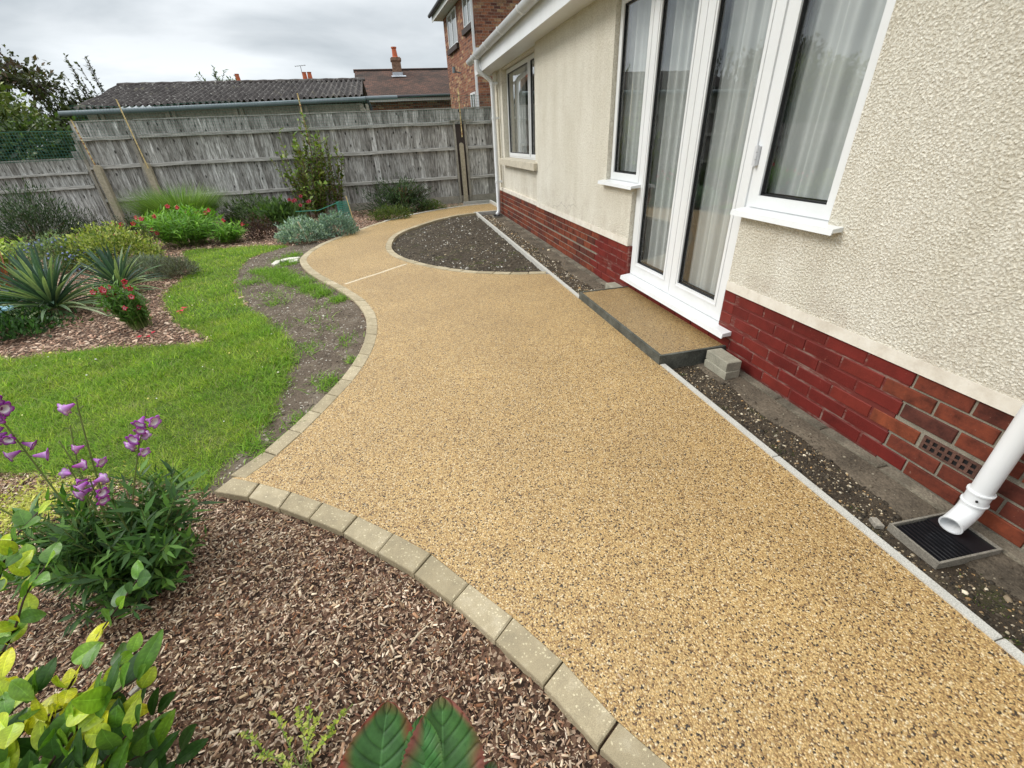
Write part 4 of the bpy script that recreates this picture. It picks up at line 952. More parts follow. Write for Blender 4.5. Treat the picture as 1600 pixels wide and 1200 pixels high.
P = rnd_pts(soil_poly, 900); stones('soil_pebbles', P, zground(P[:, 0], P[:, 1]) + .002, .008, [(.5, .46, .38), (.42, .38, .30), (.6, .57, .5)])
P = np.column_stack([rng.uniform(1.84, 2.05, 5000), rng.uniform(-.2, 9.7, 5000)]); P = P[~((P[:, 1] > 2.3) & (P[:, 1] < 3.85)) & ~((abs(P[:, 0] - 1.853) < .16) & (abs(P[:, 1] - .745) < .11))]; P = P[rng.random(len(P)) < np.clip(.45 + .6 * hsh(P[:, 0], P[:, 1], 3.3), .05, 1)]
stones('soil_crumbs', P, np.full(len(P), -.041), .0075, [(.07, .052, .034), (.11, .085, .058), (.16, .13, .09), (.04, .03, .02), (.30, .26, .19)])
P = np.array([arc1_in[random.randint(1, 11)] for _ in range(34)]) + np.abs(rng.normal(0, .09, (34, 2))) * np.array([.8, .8])
chips('bark_chips', P, np.full(34, .004), .010, .0032, [(.40, .27, .16), (.15, .08, .05), (.6, .48, .33)], .1)
# moss cushions in the strip are soft low pads of tiny leaves
def tufts(name, P, z, h, w, cols, lean=.5, mat='grass', parent=None):
    n = len(P); a = rng.random(n) * 6.283; D = np.stack([np.cos(a) * lean * rng.random(n), np.sin(a) * lean * rng.random(n), np.ones(n)], 1); Nn = np.stack([-np.sin(a), np.cos(a), np.zeros(n)], 1) * 0 + np.stack([np.cos(a), np.sin(a), np.full(n, -.2)], 1)
    hh = h * rng.lognormal(0, .3, n); T = frames(D, Nn, np.full(n, w) * rng.uniform(.7, 1.3, n), hh, hh)
    return inst_mesh(name, BLADE[0], BLADE[1], T, np.column_stack([P, z]), pal(cols, n, .18), mat, parent)
P = np.column_stack([rng.normal(1.66, .05, 4000), rng.uniform(.0, 2.3, 4000)]); P = P[(hsh(P[:, 0], P[:, 1], 2.7) > .35) & (P[:, 0] > 1.59)]
tufts('moss', P, zsheet(P[:, 0], P[:, 1], -.050, .008), .008, .003, [(.05, .08, .012), (.08, .11, .02), (.03, .05, .01)], 1.5)
P = rnd_pts(bed_pl, 9000, (.3, 4.9), (1.5, 6.4)); P = P[hsh(P[:, 0], P[:, 1], 2.1) > .42]
tufts('moss', P, zsheet(P[:, 0], P[:, 1], -.040, .012), .012, .005, [(.09, .12, .02), (.13, .16, .03), (.05, .07, .015)], 1.5)
# lawn blades
GR_ = [(.16, .31, .02), (.26, .41, .025), (.085, .18, .015), (.39, .50, .05), (.19, .31, .03), (.30, .37, .07)]
def lawn(n, lo, hi, h, w):
    P = rnd_pts(lawn_poly, n, lo, hi); q = hsh(P[:, 0], P[:, 1], .9)
    keep = rng.random(len(P)) < np.clip(.95 + .7 * hsh(P[:, 0], P[:, 1], 4.3), .22, 1); P = P[keep]; q = q[keep]
    P = P + rng.normal(0, .028, P.shape) + .03 * np.stack([hsh(P[:, 0], P[:, 1], 7), hsh(P[:, 1], P[:, 0], 6)], 1); P = P[~inpoly(P, path_poly)]; q = hsh(P[:, 0], P[:, 1], .9); n = len(P); a = rng.random(n) * 6.283; ln = rng.uniform(.2, 1.1, n)
    D = np.stack([np.cos(a) * ln, np.sin(a) * ln, np.ones(n)], 1); Nn = np.stack([np.cos(a), np.sin(a), np.full(n, -.2)], 1)
    hh = h * rng.lognormal(0, .3, n) * (1 + .25 * q); T = frames(D, Nn, w * rng.uniform(.7, 1.3, n), hh, hh)
    pt = hsh(P[:, 1], P[:, 0], 1.7)[:, None]; C = pal(GR_, n, .24) * (1 + .16 * q[:, None]); C = C * (1 + pt * np.array([.30, .14, .25])); dry = rng.random(n) < .05 + .12 * (pt[:, 0] > .55); C[dry] = (.34, .32, .14)
    inst_mesh('grass', BLADE[0], BLADE[1], T, np.column_stack([P, zground(P[:, 0], P[:, 1]) - .003]), C, 'grass')
lawn(125000, (-3.6, 1.85), (-.9, 4.6), .034, .0026)
lawn(65000, (-6.2, 3.0), (-.9, 8.5), .042, .005)
# ragged grass and weeds on the bare soil
WG = [(.14, .28, .02), (.20, .36, .03), (.10, .20, .02), (.26, .38, .06)]
spots = [(-1.8, 6.3, .16, 700), (-1.68, 6.1, .16, 900), (-1.55, 5.85, .17, 1100), (-1.33, 5.6, .14, 800), (-1.17, 5.28, .12, 700), (-1.0, 5.02, .10, 500), (-.80, 4.75, .08, 350), (-1.68, 6.75, .13, 600), (-2.0, 6.4, .14, 350), (-1.95, 5.9, .15, 300), (-2.15, 5.6, .18, 300), (-1.85, 6.95, .10, 150), (-1.72, 7.25, .13, 350), (-.93, 3.5, .13, 260), (-1.12, 3.55, .12, 160), (-.62, 3.55, .10, 130), (-.68, 2.83, .10, 420), (-.76, 2.36, .09, 330), (-.90, 2.14, .09, 260), (-.52, 3.13, .05, 160), (-1.0, 4.2, .12, 120), (-1.05, 2.5, .12, 500), (-1.08, 2.9, .12, 500), (-1.1, 3.3, .13, 420), (-1.35, 4.0, .15, 380), (-1.0, 2.2, .07, 260), (-1.45, 4.9, .12, 160), (-.62, 2.55, .05, 120), (-.98, 4.55, .12, 110), (-.82, 3.9, .10, 70), (-1.55, 5.2, .16, 120)]
PP = []
for x, y, s, n in spots:
    if x > -1.15 and y < 4.7: n = n // 2
    PP.append(np.column_stack([rng.normal(x, s * .55, n), rng.normal(y, s * .7, n)]))
P = np.concatenate(PP); P = P[inpoly(P, soil_poly + []) | inpoly(P, lawn_poly)]
tufts('weed_patch', P, zground(P[:, 0], P[:, 1]), .055, .0055, WG, 1.9)

# ------------------------------------------------------------------ plants
def plant(name, label, x, y, z=-.02, group=None): return thing(name, label, 'plant', (x, y, z), group)
def mound(T, cx, cy, rx, ry, h, n, L, W, cols, z0=-.02, up=.5, shell=.45, lump=.16, name='foliage', mat='leaf', j=.22, tpl=None, seed=0, stems=14, stem_mat='stem_brown', flat=.0):
    """a rounded bush: stems from the base and leaves in its outer volume"""
    D = rdir(n); D[:, 2] = np.abs(D[:, 2]); 
    lum = 1 + lump * (np.sin(D[:, 0] * 5 + seed) * np.cos(D[:, 1] * 6 - seed) + .7 * np.sin(D[:, 0] * 11 + D[:, 2] * 9 + seed * 2) + .5 * np.cos(D[:, 1] * 17 + D[:, 2] * 14))
    r = (1 - shell * rng.random(n) ** 1.6) * lum * rng.uniform(.93, 1.07, n)
    P = np.stack([cx + D[:, 0] * rx * r, cy + D[:, 1] * ry * r, z0 + .02 + D[:, 2] * h * r], 1)
    G = D * np.array([1 / rx, 1 / ry, 1 / h]); G /= np.linalg.norm(G, axis=1)[:, None]
    LD = G * .8 + rdir(n) * .75 + np.array([0, 0, up]); Nn = G + rdir(n) * .5 + np.array([0, 0, .6])
    s = rng.lognormal(0, .25, n); Tm = frames(LD, Nn, W * s, L * s)
    tp = tpl or LEAF; dep = (1 - r / np.max(r))
    C = pal(cols, n, j)
    o = inst_mesh(name, tp[0], tp[1], Tm, P, C, mat, T)
    m = MB()
    for i in range(stems):
        d = D[i]; e = (cx + d[0] * rx * .85, cy + d[1] * ry * .85, z0 + d[2] * h * .85); mid = (cx + d[0] * rx * .3, cy + d[1] * ry * .3, z0 + d[2] * h * .5)
        m.tube([(cx + d[0] * .03, cy + d[1] * .03, z0), mid, e], [.012 * max(.4, h), .008 * max(.4, h), .003], 5)
    part('stem', m, stem_mat, T)['kind'] = 'stuff'
    return o
def sprays(T, cx, cy, z0, n, h, spread, per, L, W, cols, mat='leaf', curve=.3, rad=.003, stem_mat='stem_green', start=.15, out=1.2, up=.25, base=.05, j=.2, sd=(1, 1), tpl=None, hs=.25, tipdir=None):
    """upright or arching stems with leaves all along them; returns stem tips"""
    m = MB(); Ps = []; Ds = []; Ns = []; tips = []
    for i in range(n):
        a = random.uniform(0, 6.283); f = math.sqrt(random.random()) * spread; hh = h * random.uniform(1 - hs, 1) * (1 - .25 * (f / (spread + 1e-6)) ** 2)
        bx, by = cx + math.cos(a) * base * sd[0] * random.random(), cy + math.sin(a) * base * sd[1] * random.random()
        ex, ey = cx + math.cos(a) * f * sd[0], cy + math.sin(a) * f * sd[1]
        if tipdir: ex += tipdir[0] * hh; ey += tipdir[1] * hh
        pts = []
        for k in range(6):
            t = k / 5; pts.append(Vector((bx + (ex - bx) * t ** (1 + curve), by + (ey - by) * t ** (1 + curve), z0 + hh * (t if curve < .6 else t ** .75))))
        m.tube(pts, [rad, rad, rad * .85, rad * .7, rad * .6, rad * .4], 5); tips.append((pts[-1], (pts[-1] - pts[-2]).normalized()))
        for q in range(per):
            t = start + (1 - start) * (q + random.random() * .6) / per; s = min(4.999, t * 5); k = int(s); p = pts[k].lerp(pts[k + 1], s - k); ax = (pts[k + 1] - pts[k]).normalized()
            b = random.uniform(0, 6.283); o = ax.orthogonal().normalized(); o = (o * math.cos(b) + ax.cross(o) * math.sin(b))
            Ps.append(p); Ds.append(o * out + ax * .6 + Vector((0, 0, up))); Ns.append(ax + Vector((0, 0, .5)))
    part('stem', m, stem_mat, T)['kind'] = 'stuff'
    P = np.array([tuple(p) for p in Ps]); D = np.array([tuple(p) for p in Ds]) + rng.normal(0, .25, (len(Ps), 3)); Nn = np.array([tuple(p) for p in Ns]) + rng.normal(0, .3, (len(Ps), 3))
    s = rng.lognormal(0, .25, len(P)); tp = tpl or LEAF
    inst_mesh('foliage', tp[0], tp[1], frames(D, Nn, W * s, L * s), P, pal(cols, len(P), j), mat, T)
    return tips
P = rnd_pts(soil_poly, 260); chips('straw', P, zground(P[:, 0], P[:, 1]) + .004, .028, .0016, [(.42, .36, .22), (.30, .24, .15)], .15)
P = rnd_pts(bed_pl, 240); chips('straw', P, zsheet(P[:, 0], P[:, 1], -.036, .012), .022, .004, [(.35, .27, .15), (.45, .38, .2), (.2, .14, .08)], .2)
P = rnd_pts(lawn_poly, 60, (-3.2, 2.0), (-1.0, 8)); stones('clover_flower', P, zground(P[:, 0], P[:, 1]) + .026, .010, [(.85, .85, .75), (.8, .7, .2)])
# --- flowers
def bell(T, p, d, s, outer, inner, name='flower'):
    """a tubular five lobed flower"""
    d = Vector(d).normalized(); u = d.orthogonal().normalized(); w = d.cross(u); p = Vector(p); n = 20
    rings = [(0, .10, 0), (.25, .16, 0), (.62, .27, 0), (.86, .34, 0), (1.0, .52, 1), (.93, .60, 1.4), (.86, .30, 0), (.45, .20, 0)]
    vs = []; cs = []
    for j, (t, r, lob) in enumerate(rings):
        for k in range(n):
            a = 2 * math.pi * k / n; rr = r * (1 + .15 * lob * (abs(math.cos(2.5 * a)) * 2 - 1.2)) ; vs.append(p + d * (t * s) + (u * math.cos(a) + w * math.sin(a)) * rr * s)
            f = [0, .1, .2, .35, .5, .0, 1, 1][j]; c = [outer[q] * (1 - f) + inner[q] * f for q in range(3)] if j < 4 else ([outer, outer, inner, inner][j - 4]); cs.append(c)
    fs = [(j * n + k, j * n + (k + 1) % n, (j + 1) * n + (k + 1) % n, (j + 1) * n + k) for j in range(len(rings) - 1) for k in range(n)]
    o = part(name, MB().add(vs, fs), 'petal', T, org=tuple(p)); o.data.shade_smooth()
    a = o.data.color_attributes.new('Col', 'FLOAT_COLOR', 'POINT'); a.data.foreach_set('color', np.array([(*c, 1) for c in cs], np.float32).reshape(-1))
    return o
PURP = ((.36, .02, .42), (.42, .035, .42), (.28, .012, .32), (.48, .12, .58)); WHT = (.86, .80, .86)
# purple penstemon in the near bark bed
pp = plant('penstemon', 'penstemon with tall purple and white bell flowers beside the lawn', -1.25, 1.45, -.03)
DG = [(.045, .11, .024), (.07, .165, .03), (.03, .075, .018), (.12, .24, .04)]
sprays(pp, -1.20, 1.42, -.03, 125, .44, .30, 28, .062, .013, DG, curve=.4, rad=.003, start=.2, base=.10, sd=(1.15, .8), hs=.45, up=.3)
sprays(pp, -1.17, 1.38, -.03, 50, .20, .26, 20, .055, .013, DG, curve=.5, rad=.003, start=.2, base=.08, hs=.5)
FL = [  # flower stem: base, tip, flower heights along it
    ((-1.22, 1.43), (-.925, 1.46, .67), [.74, .80, .86, .90, .93, .96, .84]),
    ((-1.24, 1.43), (-1.085, 1.45, .75), [.97, .72, .64]),
    ((-1.28, 1.42), (-1.30, 1.45, .80), [.66, .70, .74, .77, .80, .83, .86, .88, .90, .93, .95, .97, .99, .79, .91]),
    ((-1.2, 1.40), (-1.155, 1.37, .56), [.97, .90, .86, .82]),
    ((-1.2, 1.38), (-1.09, 1.33, .52), [.80, .86, .90, .95, .99]),
    ((-1.3, 1.40), (-1.42, 1.38, .45), [.95, .99, .90]),
    ((-1.3, 1.43), (-1.20, 1.52, .62), []), ((-1.2, 1.43), (-1.24, 1.50, .58), [])]
st_ = MB()
for (bx, by), tip, ts in FL:
    A = Vector((bx, by, .05)); B = Vector(tip); mid = A.lerp(B, .5) + Vector((0, 0, .06)); f = lambda t: A * (1 - t) ** 2 + mid * 2 * t * (1 - t) + B * t * t
    st_.tube([f(k / 8) for k in range(9)], [.0035 - .0002 * k for k in range(9)], 6)
    for t in ts:
        p = f(t); a = random.uniform(0, 6.283); d = Vector((math.cos(a) * .9, math.sin(a) * .6 - .45, -.25 + random.uniform(-.2, .25)))
        bell(pp, p + d.normalized() * .008, d, random.uniform(.027, .037), random.choice(PURP), WHT)
    for q in range(14):
        t = random.uniform(.45, 1); p = f(t); st_.tube([p, p + Vector((random.uniform(-.015, .015), random.uniform(-.015, .015), .006))], [.0012, .0028], 5)
part('flower_stem', st_, 'stem_green', pp)['kind'] = 'stuff'
# small red penstemon
rp = plant('penstemon', 'small upright penstemon with red flowers standing alone in the bark', -2.62, 4.55)
tp_ = sprays(rp, -2.58, 4.58, -.02, 90, .50, .18, 24, .055, .014, [(.06, .14, .02), (.10, .23, .03), (.14, .27, .05)], curve=.3, base=.10, hs=.5, tipdir=(-.18, 0))
RED = ((.62, .02, .05), (.70, .04, .10), (.52, .015, .04)); PNK = (.85, .55, .60)
for p, d in tp_[:16]: bell(rp, p + Vector((0, 0, random.uniform(-.06, .03))), (random.uniform(-.6, .6), -.6, .1), .036, random.choice(RED), PNK if random.random() < .6 else (.6, .05, .08))
# bright green mound with red flowers
gm = plant('penstemon', 'broad bright green bush with red flowers in front of the fence', -3.6, 8.85)
LG = [(.12, .30, .02), (.18, .38, .03), (.08, .20, .018), (.25, .44, .05)]
tq = sprays(gm, -3.75, 9.0, -.02, 170, .66, .66, 30, .10, .017, LG, curve=.35, base=.35, hs=.3)
tq += sprays(gm, -3.05, 8.9, -.02, 60, .36, .36, 20, .09, .018, LG, curve=.4, base=.2, hs=.35)
for p, d in tq[::24]: bell(gm, p + Vector((0, -.03, .03)), (random.uniform(-.6, .6), -.7, .2), .055, random.choice(RED), (.75, .2, .2))
sf = plant('penstemon', 'low sprawl of small red flowers between the variegated shrub and the bright green bush', -4.3, 8.6)
ts_ = sprays(sf, -4.35, 8.8, -.02, 40, .55, .40, 12, .07, .014, [(.10, .13, .03), (.16, .16, .05)], curve=.4, base=.2, hs=.4)
for p, d in ts_[:12]: bell(sf, p, (random.uniform(-.6, .6), -.7, .2), .05, random.choice(RED), (.8, .35, .35))
# variegated euonymus
ve = plant('variegated_shrub', 'spreading shrub with small yellow edged leaves in the middle of the bed', -4.4, 7.75)
mound(ve, -4.35, 7.85, .62, .42, .50, 5200, .040, .024, [(.30, .36, .05), (.42, .44, .10), (.16, .24, .04), (.48, .48, .18), (.10, .17, .04)], lump=.12, seed=1)
ce = plant('blue_flowered_shrub', 'grey green shrub with scattered small blue flowers left of the variegated shrub', -5.05, 7.6)
mound(ce, -5.0, 7.75, .50, .42, .44, 4200, .036, .018, [(.14, .20, .10), (.20, .27, .13), (.30, .36, .16), (.10, .15, .08)], lump=.12, seed=2)
D = rdir(140); D[:, 2] = abs(D[:, 2]); PB = np.stack([-4.95 + D[:, 0] * .5, 7.7 + D[:, 1] * .42, .0 + D[:, 2] * .43], 1)
inst_mesh('flower_cluster', ICO[0], ICO[1], frames(rdir(140), rdir(140), np.full(140, .03), np.full(140, .03)), PB, pal([(.22, .25, .48), (.30, .34, .60)], 140), 'petal', ce)
ly = plant('lime_shrub', 'lime yellow leaved shrub at the left edge of the bed', -5.75, 7.9)
sprays(ly, -5.7, 7.8, -.02, 60, .55, .42, 20, .075, .035, [(.38, .48, .06), (.28, .42, .05), (.46, .52, .12)], curve=.4, base=.2, hs=.4)
# phormium
ph = plant('bronze_flax', 'clump of stiff bronze and pink sword leaves behind the yucca', -4.75, 6.35)
def sword(T, base, d, L, W, col, droop=.25, mat='big_leaf', tip=None, edge=None, n=7):
    """a long folded strap leaf"""
    d = Vector(d).normalized(); side = d.cross(Vector((0, 0, 1)));
    if side.length < .05: side = Vector((1, 0, 0))
    side.normalize(); nrm = side.cross(d); vs = []; cs = []
    for i in range(n + 1):
        t = i / n; p = Vector(base) + d * (L * t) - Vector((0, 0, 1)) * droop * L * t ** 2.2; w = W * (math.sin(math.pi * min(1, (t * .82 + .14))) ** .8) * (1 if t < 1 else 0) + .0008
        for k, off in ((-1, .35), (0, 0), (1, .35)):
            vs.append(p + side * (w * .5 * k) + nrm * (w * off * abs(k))); c = edge if (edge and k) else col; c = [x * (1 if t < .8 or not tip else 1) for x in c]; cs.append(c)
    fs = [(i * 3 + k, i * 3 + k + 1, i * 3 + k + 4, i * 3 + k + 3) for i in range(n) for k in range(2)]
    o = part('leaf', MB().add(vs, fs), mat, T, org=tuple(base)); o.data.shade_smooth()
    a = o.data.color_attributes.new('Col', 'FLOAT_COLOR', 'POINT'); a.data.foreach_set('color', np.array([(*c, 1) for c in cs], np.float32).reshape(-1)); return o
for i in range(26):
    a = random.uniform(0, 6.283); r = random.uniform(.1, .8); c = random.choice([(.20, .05, .03), (.30, .09, .05), (.42, .17, .12), (.10, .07, .03), (.14, .16, .05)])
    sword(ph, (-4.72 + .06 * math.cos(a), 6.3 + .06 * math.sin(a), -.02), (math.cos(a) * r, math.sin(a) * r * .6, 1), random.uniform(.45, .72), .034, c, .12)
# yuccas
def yucca(T, x, y, n, L, W=.042, zc=.02):
    for i in range(n):
        a = 2.39996 * i; f = i / n; el = -.1 + 1.45 * (1 - f) ** .8 if i else 1.5; el += random.uniform(-.12, .12)
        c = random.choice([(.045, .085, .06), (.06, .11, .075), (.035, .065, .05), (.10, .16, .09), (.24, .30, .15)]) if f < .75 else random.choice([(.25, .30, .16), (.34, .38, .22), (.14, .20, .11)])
        b = (x + .03 * math.cos(a), y + .03 * math.sin(a), zc + .10 * (1 - f))
        sword(T, b, (math.cos(a) * math.cos(el), math.sin(a) * math.cos(el), math.sin(el)), L * random.uniform(.75, 1.05), W, c, .10 + .20 * f, edge=tuple(min(1, v * 1.5) for v in c))
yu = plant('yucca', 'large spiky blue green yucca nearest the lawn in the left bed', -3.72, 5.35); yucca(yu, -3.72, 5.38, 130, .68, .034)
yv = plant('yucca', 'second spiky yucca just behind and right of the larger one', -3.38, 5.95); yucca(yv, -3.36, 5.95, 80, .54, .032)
# lavender
lv = plant('lavender', 'low grey green lavender mound beside the yucca', -3.25, 6.75)
mound(lv, -3.42, 6.72, .42, .30, .22, 3600, .055, .008, [(.13, .16, .11), (.19, .22, .16), (.09, .11, .075), (.24, .27, .21)], lump=.10, up=.7, seed=3)
lv2 = plant('lavender', 'shorter brownish grey lavender mound at the lawn edge', -2.98, 6.55)
mound(lv2, -3.02, 6.62, .24, .22, .20, 1700, .05, .008, [(.13, .13, .09), (.18, .18, .13), (.09, .08, .06), (.20, .22, .17)], lump=.10, up=.6, seed=4)
# left low dark plants with a pale blue ornament
gd = plant('ground_cover', 'low dark green leafy plant at the left edge in front of the yucca', -3.95, 4.65)
mound(gd, -4.0, 4.75, .65, .38, .17, 3200, .05, .02, [(.035, .09, .02), (.06, .14, .03), (.025, .055, .018)], lump=.2, seed=5)
gd2 = plant('ground_cover', 'dark leafy plant hidden under the left side of the yucca', -4.3, 5.3)
mound(gd2, -4.4, 5.5, .5, .4, .26, 2200, .05, .02, [(.03, .07, .02), (.05, .11, .03)], lump=.2, seed=6)
bo = thing('garden_ornament', 'pale blue petalled ornament lying under the yucca leaves', 'ornament', (-3.88, 4.98, .09))
for i in range(6):
    a = i * 1.047; m = MB(); c, s = math.cos(a), math.sin(a); m.prism([(-3.88 + c * .015 - s * .02, 4.98 + s * .015 + c * .02), (-3.88 + c * .015 + s * .02, 4.98 + s * .015 - c * .02), (-3.88 + c * .10 + s * .025, 4.98 + s * .10 - c * .025), (-3.88 + c * .10 - s * .025, 4.98 + s * .10 + c * .025)], .17, .19, .004); part('petal', m, 'blue_glaze', bo)
part('centre', MB().tube([(-3.88, 4.98, 0), (-3.88, 4.98, .20)], [.012, .03], 8), 'blue_glaze', bo)
# shrubs along the fence
a_ = plant('dark_conifer', 'dark feathery evergreen shrub against the low fence at the left edge', -6.6, 10.6)
mound(a_, -6.85, 10.5, .80, .5, .90, 6500, .07, .012, [(.03, .06, .025), (.05, .09, .035), (.02, .04, .018), (.08, .12, .05)], lump=.2, up=.6, seed=7)
sprays(a_, -6.7, 10.4, -.02, 40, 1.0, .6, 22, .05, .010, [(.05, .10, .035), (.08, .13, .05)], curve=.3, base=.4, hs=.3, stem_mat='stem_dark')
b_ = plant('spindly_shrub', 'sparse dark shrub with thin twigs in front of the fence below the concrete post', -6.2, 11.0)
sprays(b_, -6.15, 10.9, -.02, 40, .70, .5, 20, .045, .010, [(.05, .08, .03), (.03, .05, .02)], curve=.4, base=.25, stem_mat='stem_dark', hs=.4)
b2_ = plant('spindly_shrub', 'low dark arching shrub between the sparse shrub and the grass clump', -5.5, 11.0)
sprays(b2_, -5.55, 10.9, -.02, 55, .42, .6, 24, .055, .014, [(.04, .06, .022), (.06, .09, .03)], curve=.5, base=.3, stem_mat='stem_dark', hs=.4)
cg = plant('grass_clump', 'fountain of fine upright green grass in front of the tall fence', -4.4, 10.6)
n = 4200; a = rng.random(n) * 6.283; rr = np.sqrt(rng.random(n)) * .34; P = np.column_stack([-4.35 + np.cos(a) * rr, 10.55 + np.sin(a) * rr * .6, np.full(n, -.02)])
D = np.stack([np.cos(a) * rr * 1.35 + rng.normal(0, .1, n), np.sin(a) * rr * 1.2, np.ones(n)], 1); hh = rng.uniform(.55, 1.05, n); Nn = np.stack([np.cos(a), np.sin(a), np.full(n, -.2)], 1)
inst_mesh('foliage', BLADE[0], BLADE[1], frames(D, Nn, np.full(n, .012), hh, hh), P, pal([(.12, .23, .04), (.18, .31, .06), (.08, .15, .03), (.26, .34, .10)], n), 'leaf', cg)
dw = plant('weeping_shrub', 'dark green shrub with drooping fine leaves under the fence rail', -3.0, 11.1)
mound(dw, -3.15, 11.0, .62, .45, .50, 3800, .10, .014, [(.05, .09, .025), (.08, .13, .03), (.03, .055, .018), (.11, .17, .04)], lump=.2, up=-.2, seed=8)
d2 = plant('leafy_perennial', 'mid green broad leaved clump between the weeping shrub and the tall shrub', -2.55, 10.4)
mound(d2, -2.5, 10.5, .50, .35, .42, 2000, .09, .035, [(.07, .13, .03), (.11, .19, .04), (.05, .09, .025)], lump=.2, seed=9)
br_ = plant('berberis', 'small dark purple bronze shrub at the back edge of the lawn', -2.6, 8.85)
mound(br_, -2.55, 9.0, .27, .24, .34, 1900, .030, .014, [(.05, .022, .022), (.08, .035, .03), (.035, .018, .018), (.09, .06, .035)], lump=.25, up=.6, seed=10, stem_mat='stem_dark')
# silver mound
sl = plant('silver_shrub', 'silvery green mounded shrub beside the path with a stake in it', -1.45, 8.4)
SLV = [(.24, .34, .27), (.38, .50, .42), (.14, .22, .17), (.52, .62, .54), (.09, .15, .11)]
mound(sl, -1.72, 8.38, .42, .32, .34, 4200, .042, .017, SLV, lump=.10, up=.6, seed=11)
mound(sl, -1.22, 8.68, .38, .30, .36, 3200, .042, .017, [(.18, .28, .23), (.28, .38, .32), (.10, .16, .13)], lump=.10, up=.6, seed=12)
s1 = part('stake', MB().tube([(-1.62, 8.18, -.05), (-1.70, 8.12, .34)], [.012, .009], 8), 'twig', None); tag(s1, 'pale wooden stake leaning in front of the silver shrub', 'stake')
# tall leafy shrub by the fence
ts = plant('tall_shrub', 'tall upright leafy shrub reaching the top of the fence', -1.85, 11.3)
TC = [(.12, .21, .03), (.18, .28, .04), (.06, .11, .02), (.26, .33, .06), (.15, .13, .03)]
for cx, cy, n, h, sp in ((-2.15, 11.35, 14, 1.95, .42), (-1.75, 11.35, 16, 2.2, .45), (-1.42, 11.3, 12, 1.85, .34), (-1.85, 11.2, 22, 1.2, .50)):
    sprays(ts, cx, cy, -.02, n, h, sp, 40, .095, .048, TC, curve=.25, rad=.008, stem_mat='stem_brown', base=.10, hs=.3, start=.12)
# cloche with string and canes
cl = thing('mesh_guard', 'green plastic mesh plant guard with two canes behind the silver shrub', 'plant guard', (-1.12, 9.9, 0))
m = MB()
for k in range(14):
    a = k / 14 * 6.283; m.box((-1.15 + .12 * math.cos(a) - .004, 9.95 + .12 * math.sin(a) - .004, 0), (-1.15 + .12 * math.cos(a) + .004, 9.95 + .12 * math.sin(a) + .004, .42))
for z in np.arange(.02, .42, .035):
    m.tube([(-1.15 + .12 * math.cos(k / 14 * 6.283), 9.95 + .12 * math.sin(k / 14 * 6.283), z) for k in range(15)], .004, 4)
part('mesh', m, 'string', cl); part('cane', MB().tube([(-1.0, 9.85, 0), (-1.05, 9.85, .52)], .010, 6), 'bamboo', cl)
st2 = part('string_line', MB().tube([(-2.0, 9.6, .33), (-1.6, 9.7, .31), (-1.2, 9.85, .42)], .008, 5), 'string', None); tag(st2, 'green string stretched from the plant guard across the shrubs', 'string')
m_ = plant('red_perennial', 'few dark red flower heads below the tall shrub', -2.0, 10.3)
tt = sprays(m_, -2.05, 10.3, -.02, 8, .60, .25, 8, .05, .02, [(.08, .12, .03)], base=.1)
for p, d in tt: bell(m_, p, (0, -.6, .5), .06, (.30, .03, .05), (.4, .06, .07))
# juniper and the low mound before it
ju = plant('cotoneaster', 'wide dark green arching shrub against the fence right of the tall shrub', .0, 11.0)
mound(ju, .0, 11.05, .80, .42, .56, 5200, .075, .012, [(.035, .07, .022), (.055, .11, .03), (.022, .045, .016), (.09, .15, .04)], lump=.28, up=.1, seed=21, stem_mat='stem_dark')
sprays(ju, .02, 11.1, -.02, 90, .80, .85, 40, .05, .012, [(.035, .07, .025), (.05, .10, .03), (.025, .05, .018), (.08, .13, .04)], curve=.75, rad=.006, stem_mat='stem_dark', base=.12, hs=.5, sd=(1.1, .55), up=.0)
sprays(ju, .10, 10.95, .15, 12, .42, .35, 14, .05, .012, [(.30, .13, .04), (.22, .12, .03)], curve=.6, rad=.006, stem_mat='stem_brown', base=.1, sd=(1, .4))
lm = plant('low_green_mound', 'low olive green cushion plant in front of the dark arching shrub', -.2, 9.95)
mound(lm, -.26, 10.05, .42, .22, .24, 2600, .032, .014, [(.09, .13, .02), (.13, .17, .03), (.05, .08, .018)], lump=.2, seed=13)
lm2 = plant('low_green_mound', 'small olive cushion plant at the far end of the dark arching shrub', .65, 10.95)
mound(lm2, .68, 11.02, .30, .14, .18, 1100, .03, .014, [(.09, .14, .02), (.14, .18, .03)], lump=.2, seed=14)
# yellow sedum mat in the near left bed
ym = plant('golden_mat', 'flat bright yellow green mat of tiny leaves beside the bark', -2.0, 2.0, -.03)
P = np.column_stack([rng.normal(-1.96, .16, 2600), rng.normal(1.99, .10, 2600)]); tufts('foliage', P, zground(P[:, 0], P[:, 1]) + .006, .018, .008, [(.55, .52, .09), (.45, .46, .07), (.62, .58, .16), (.35, .40, .06)], 2.0, 'leaf', ym)

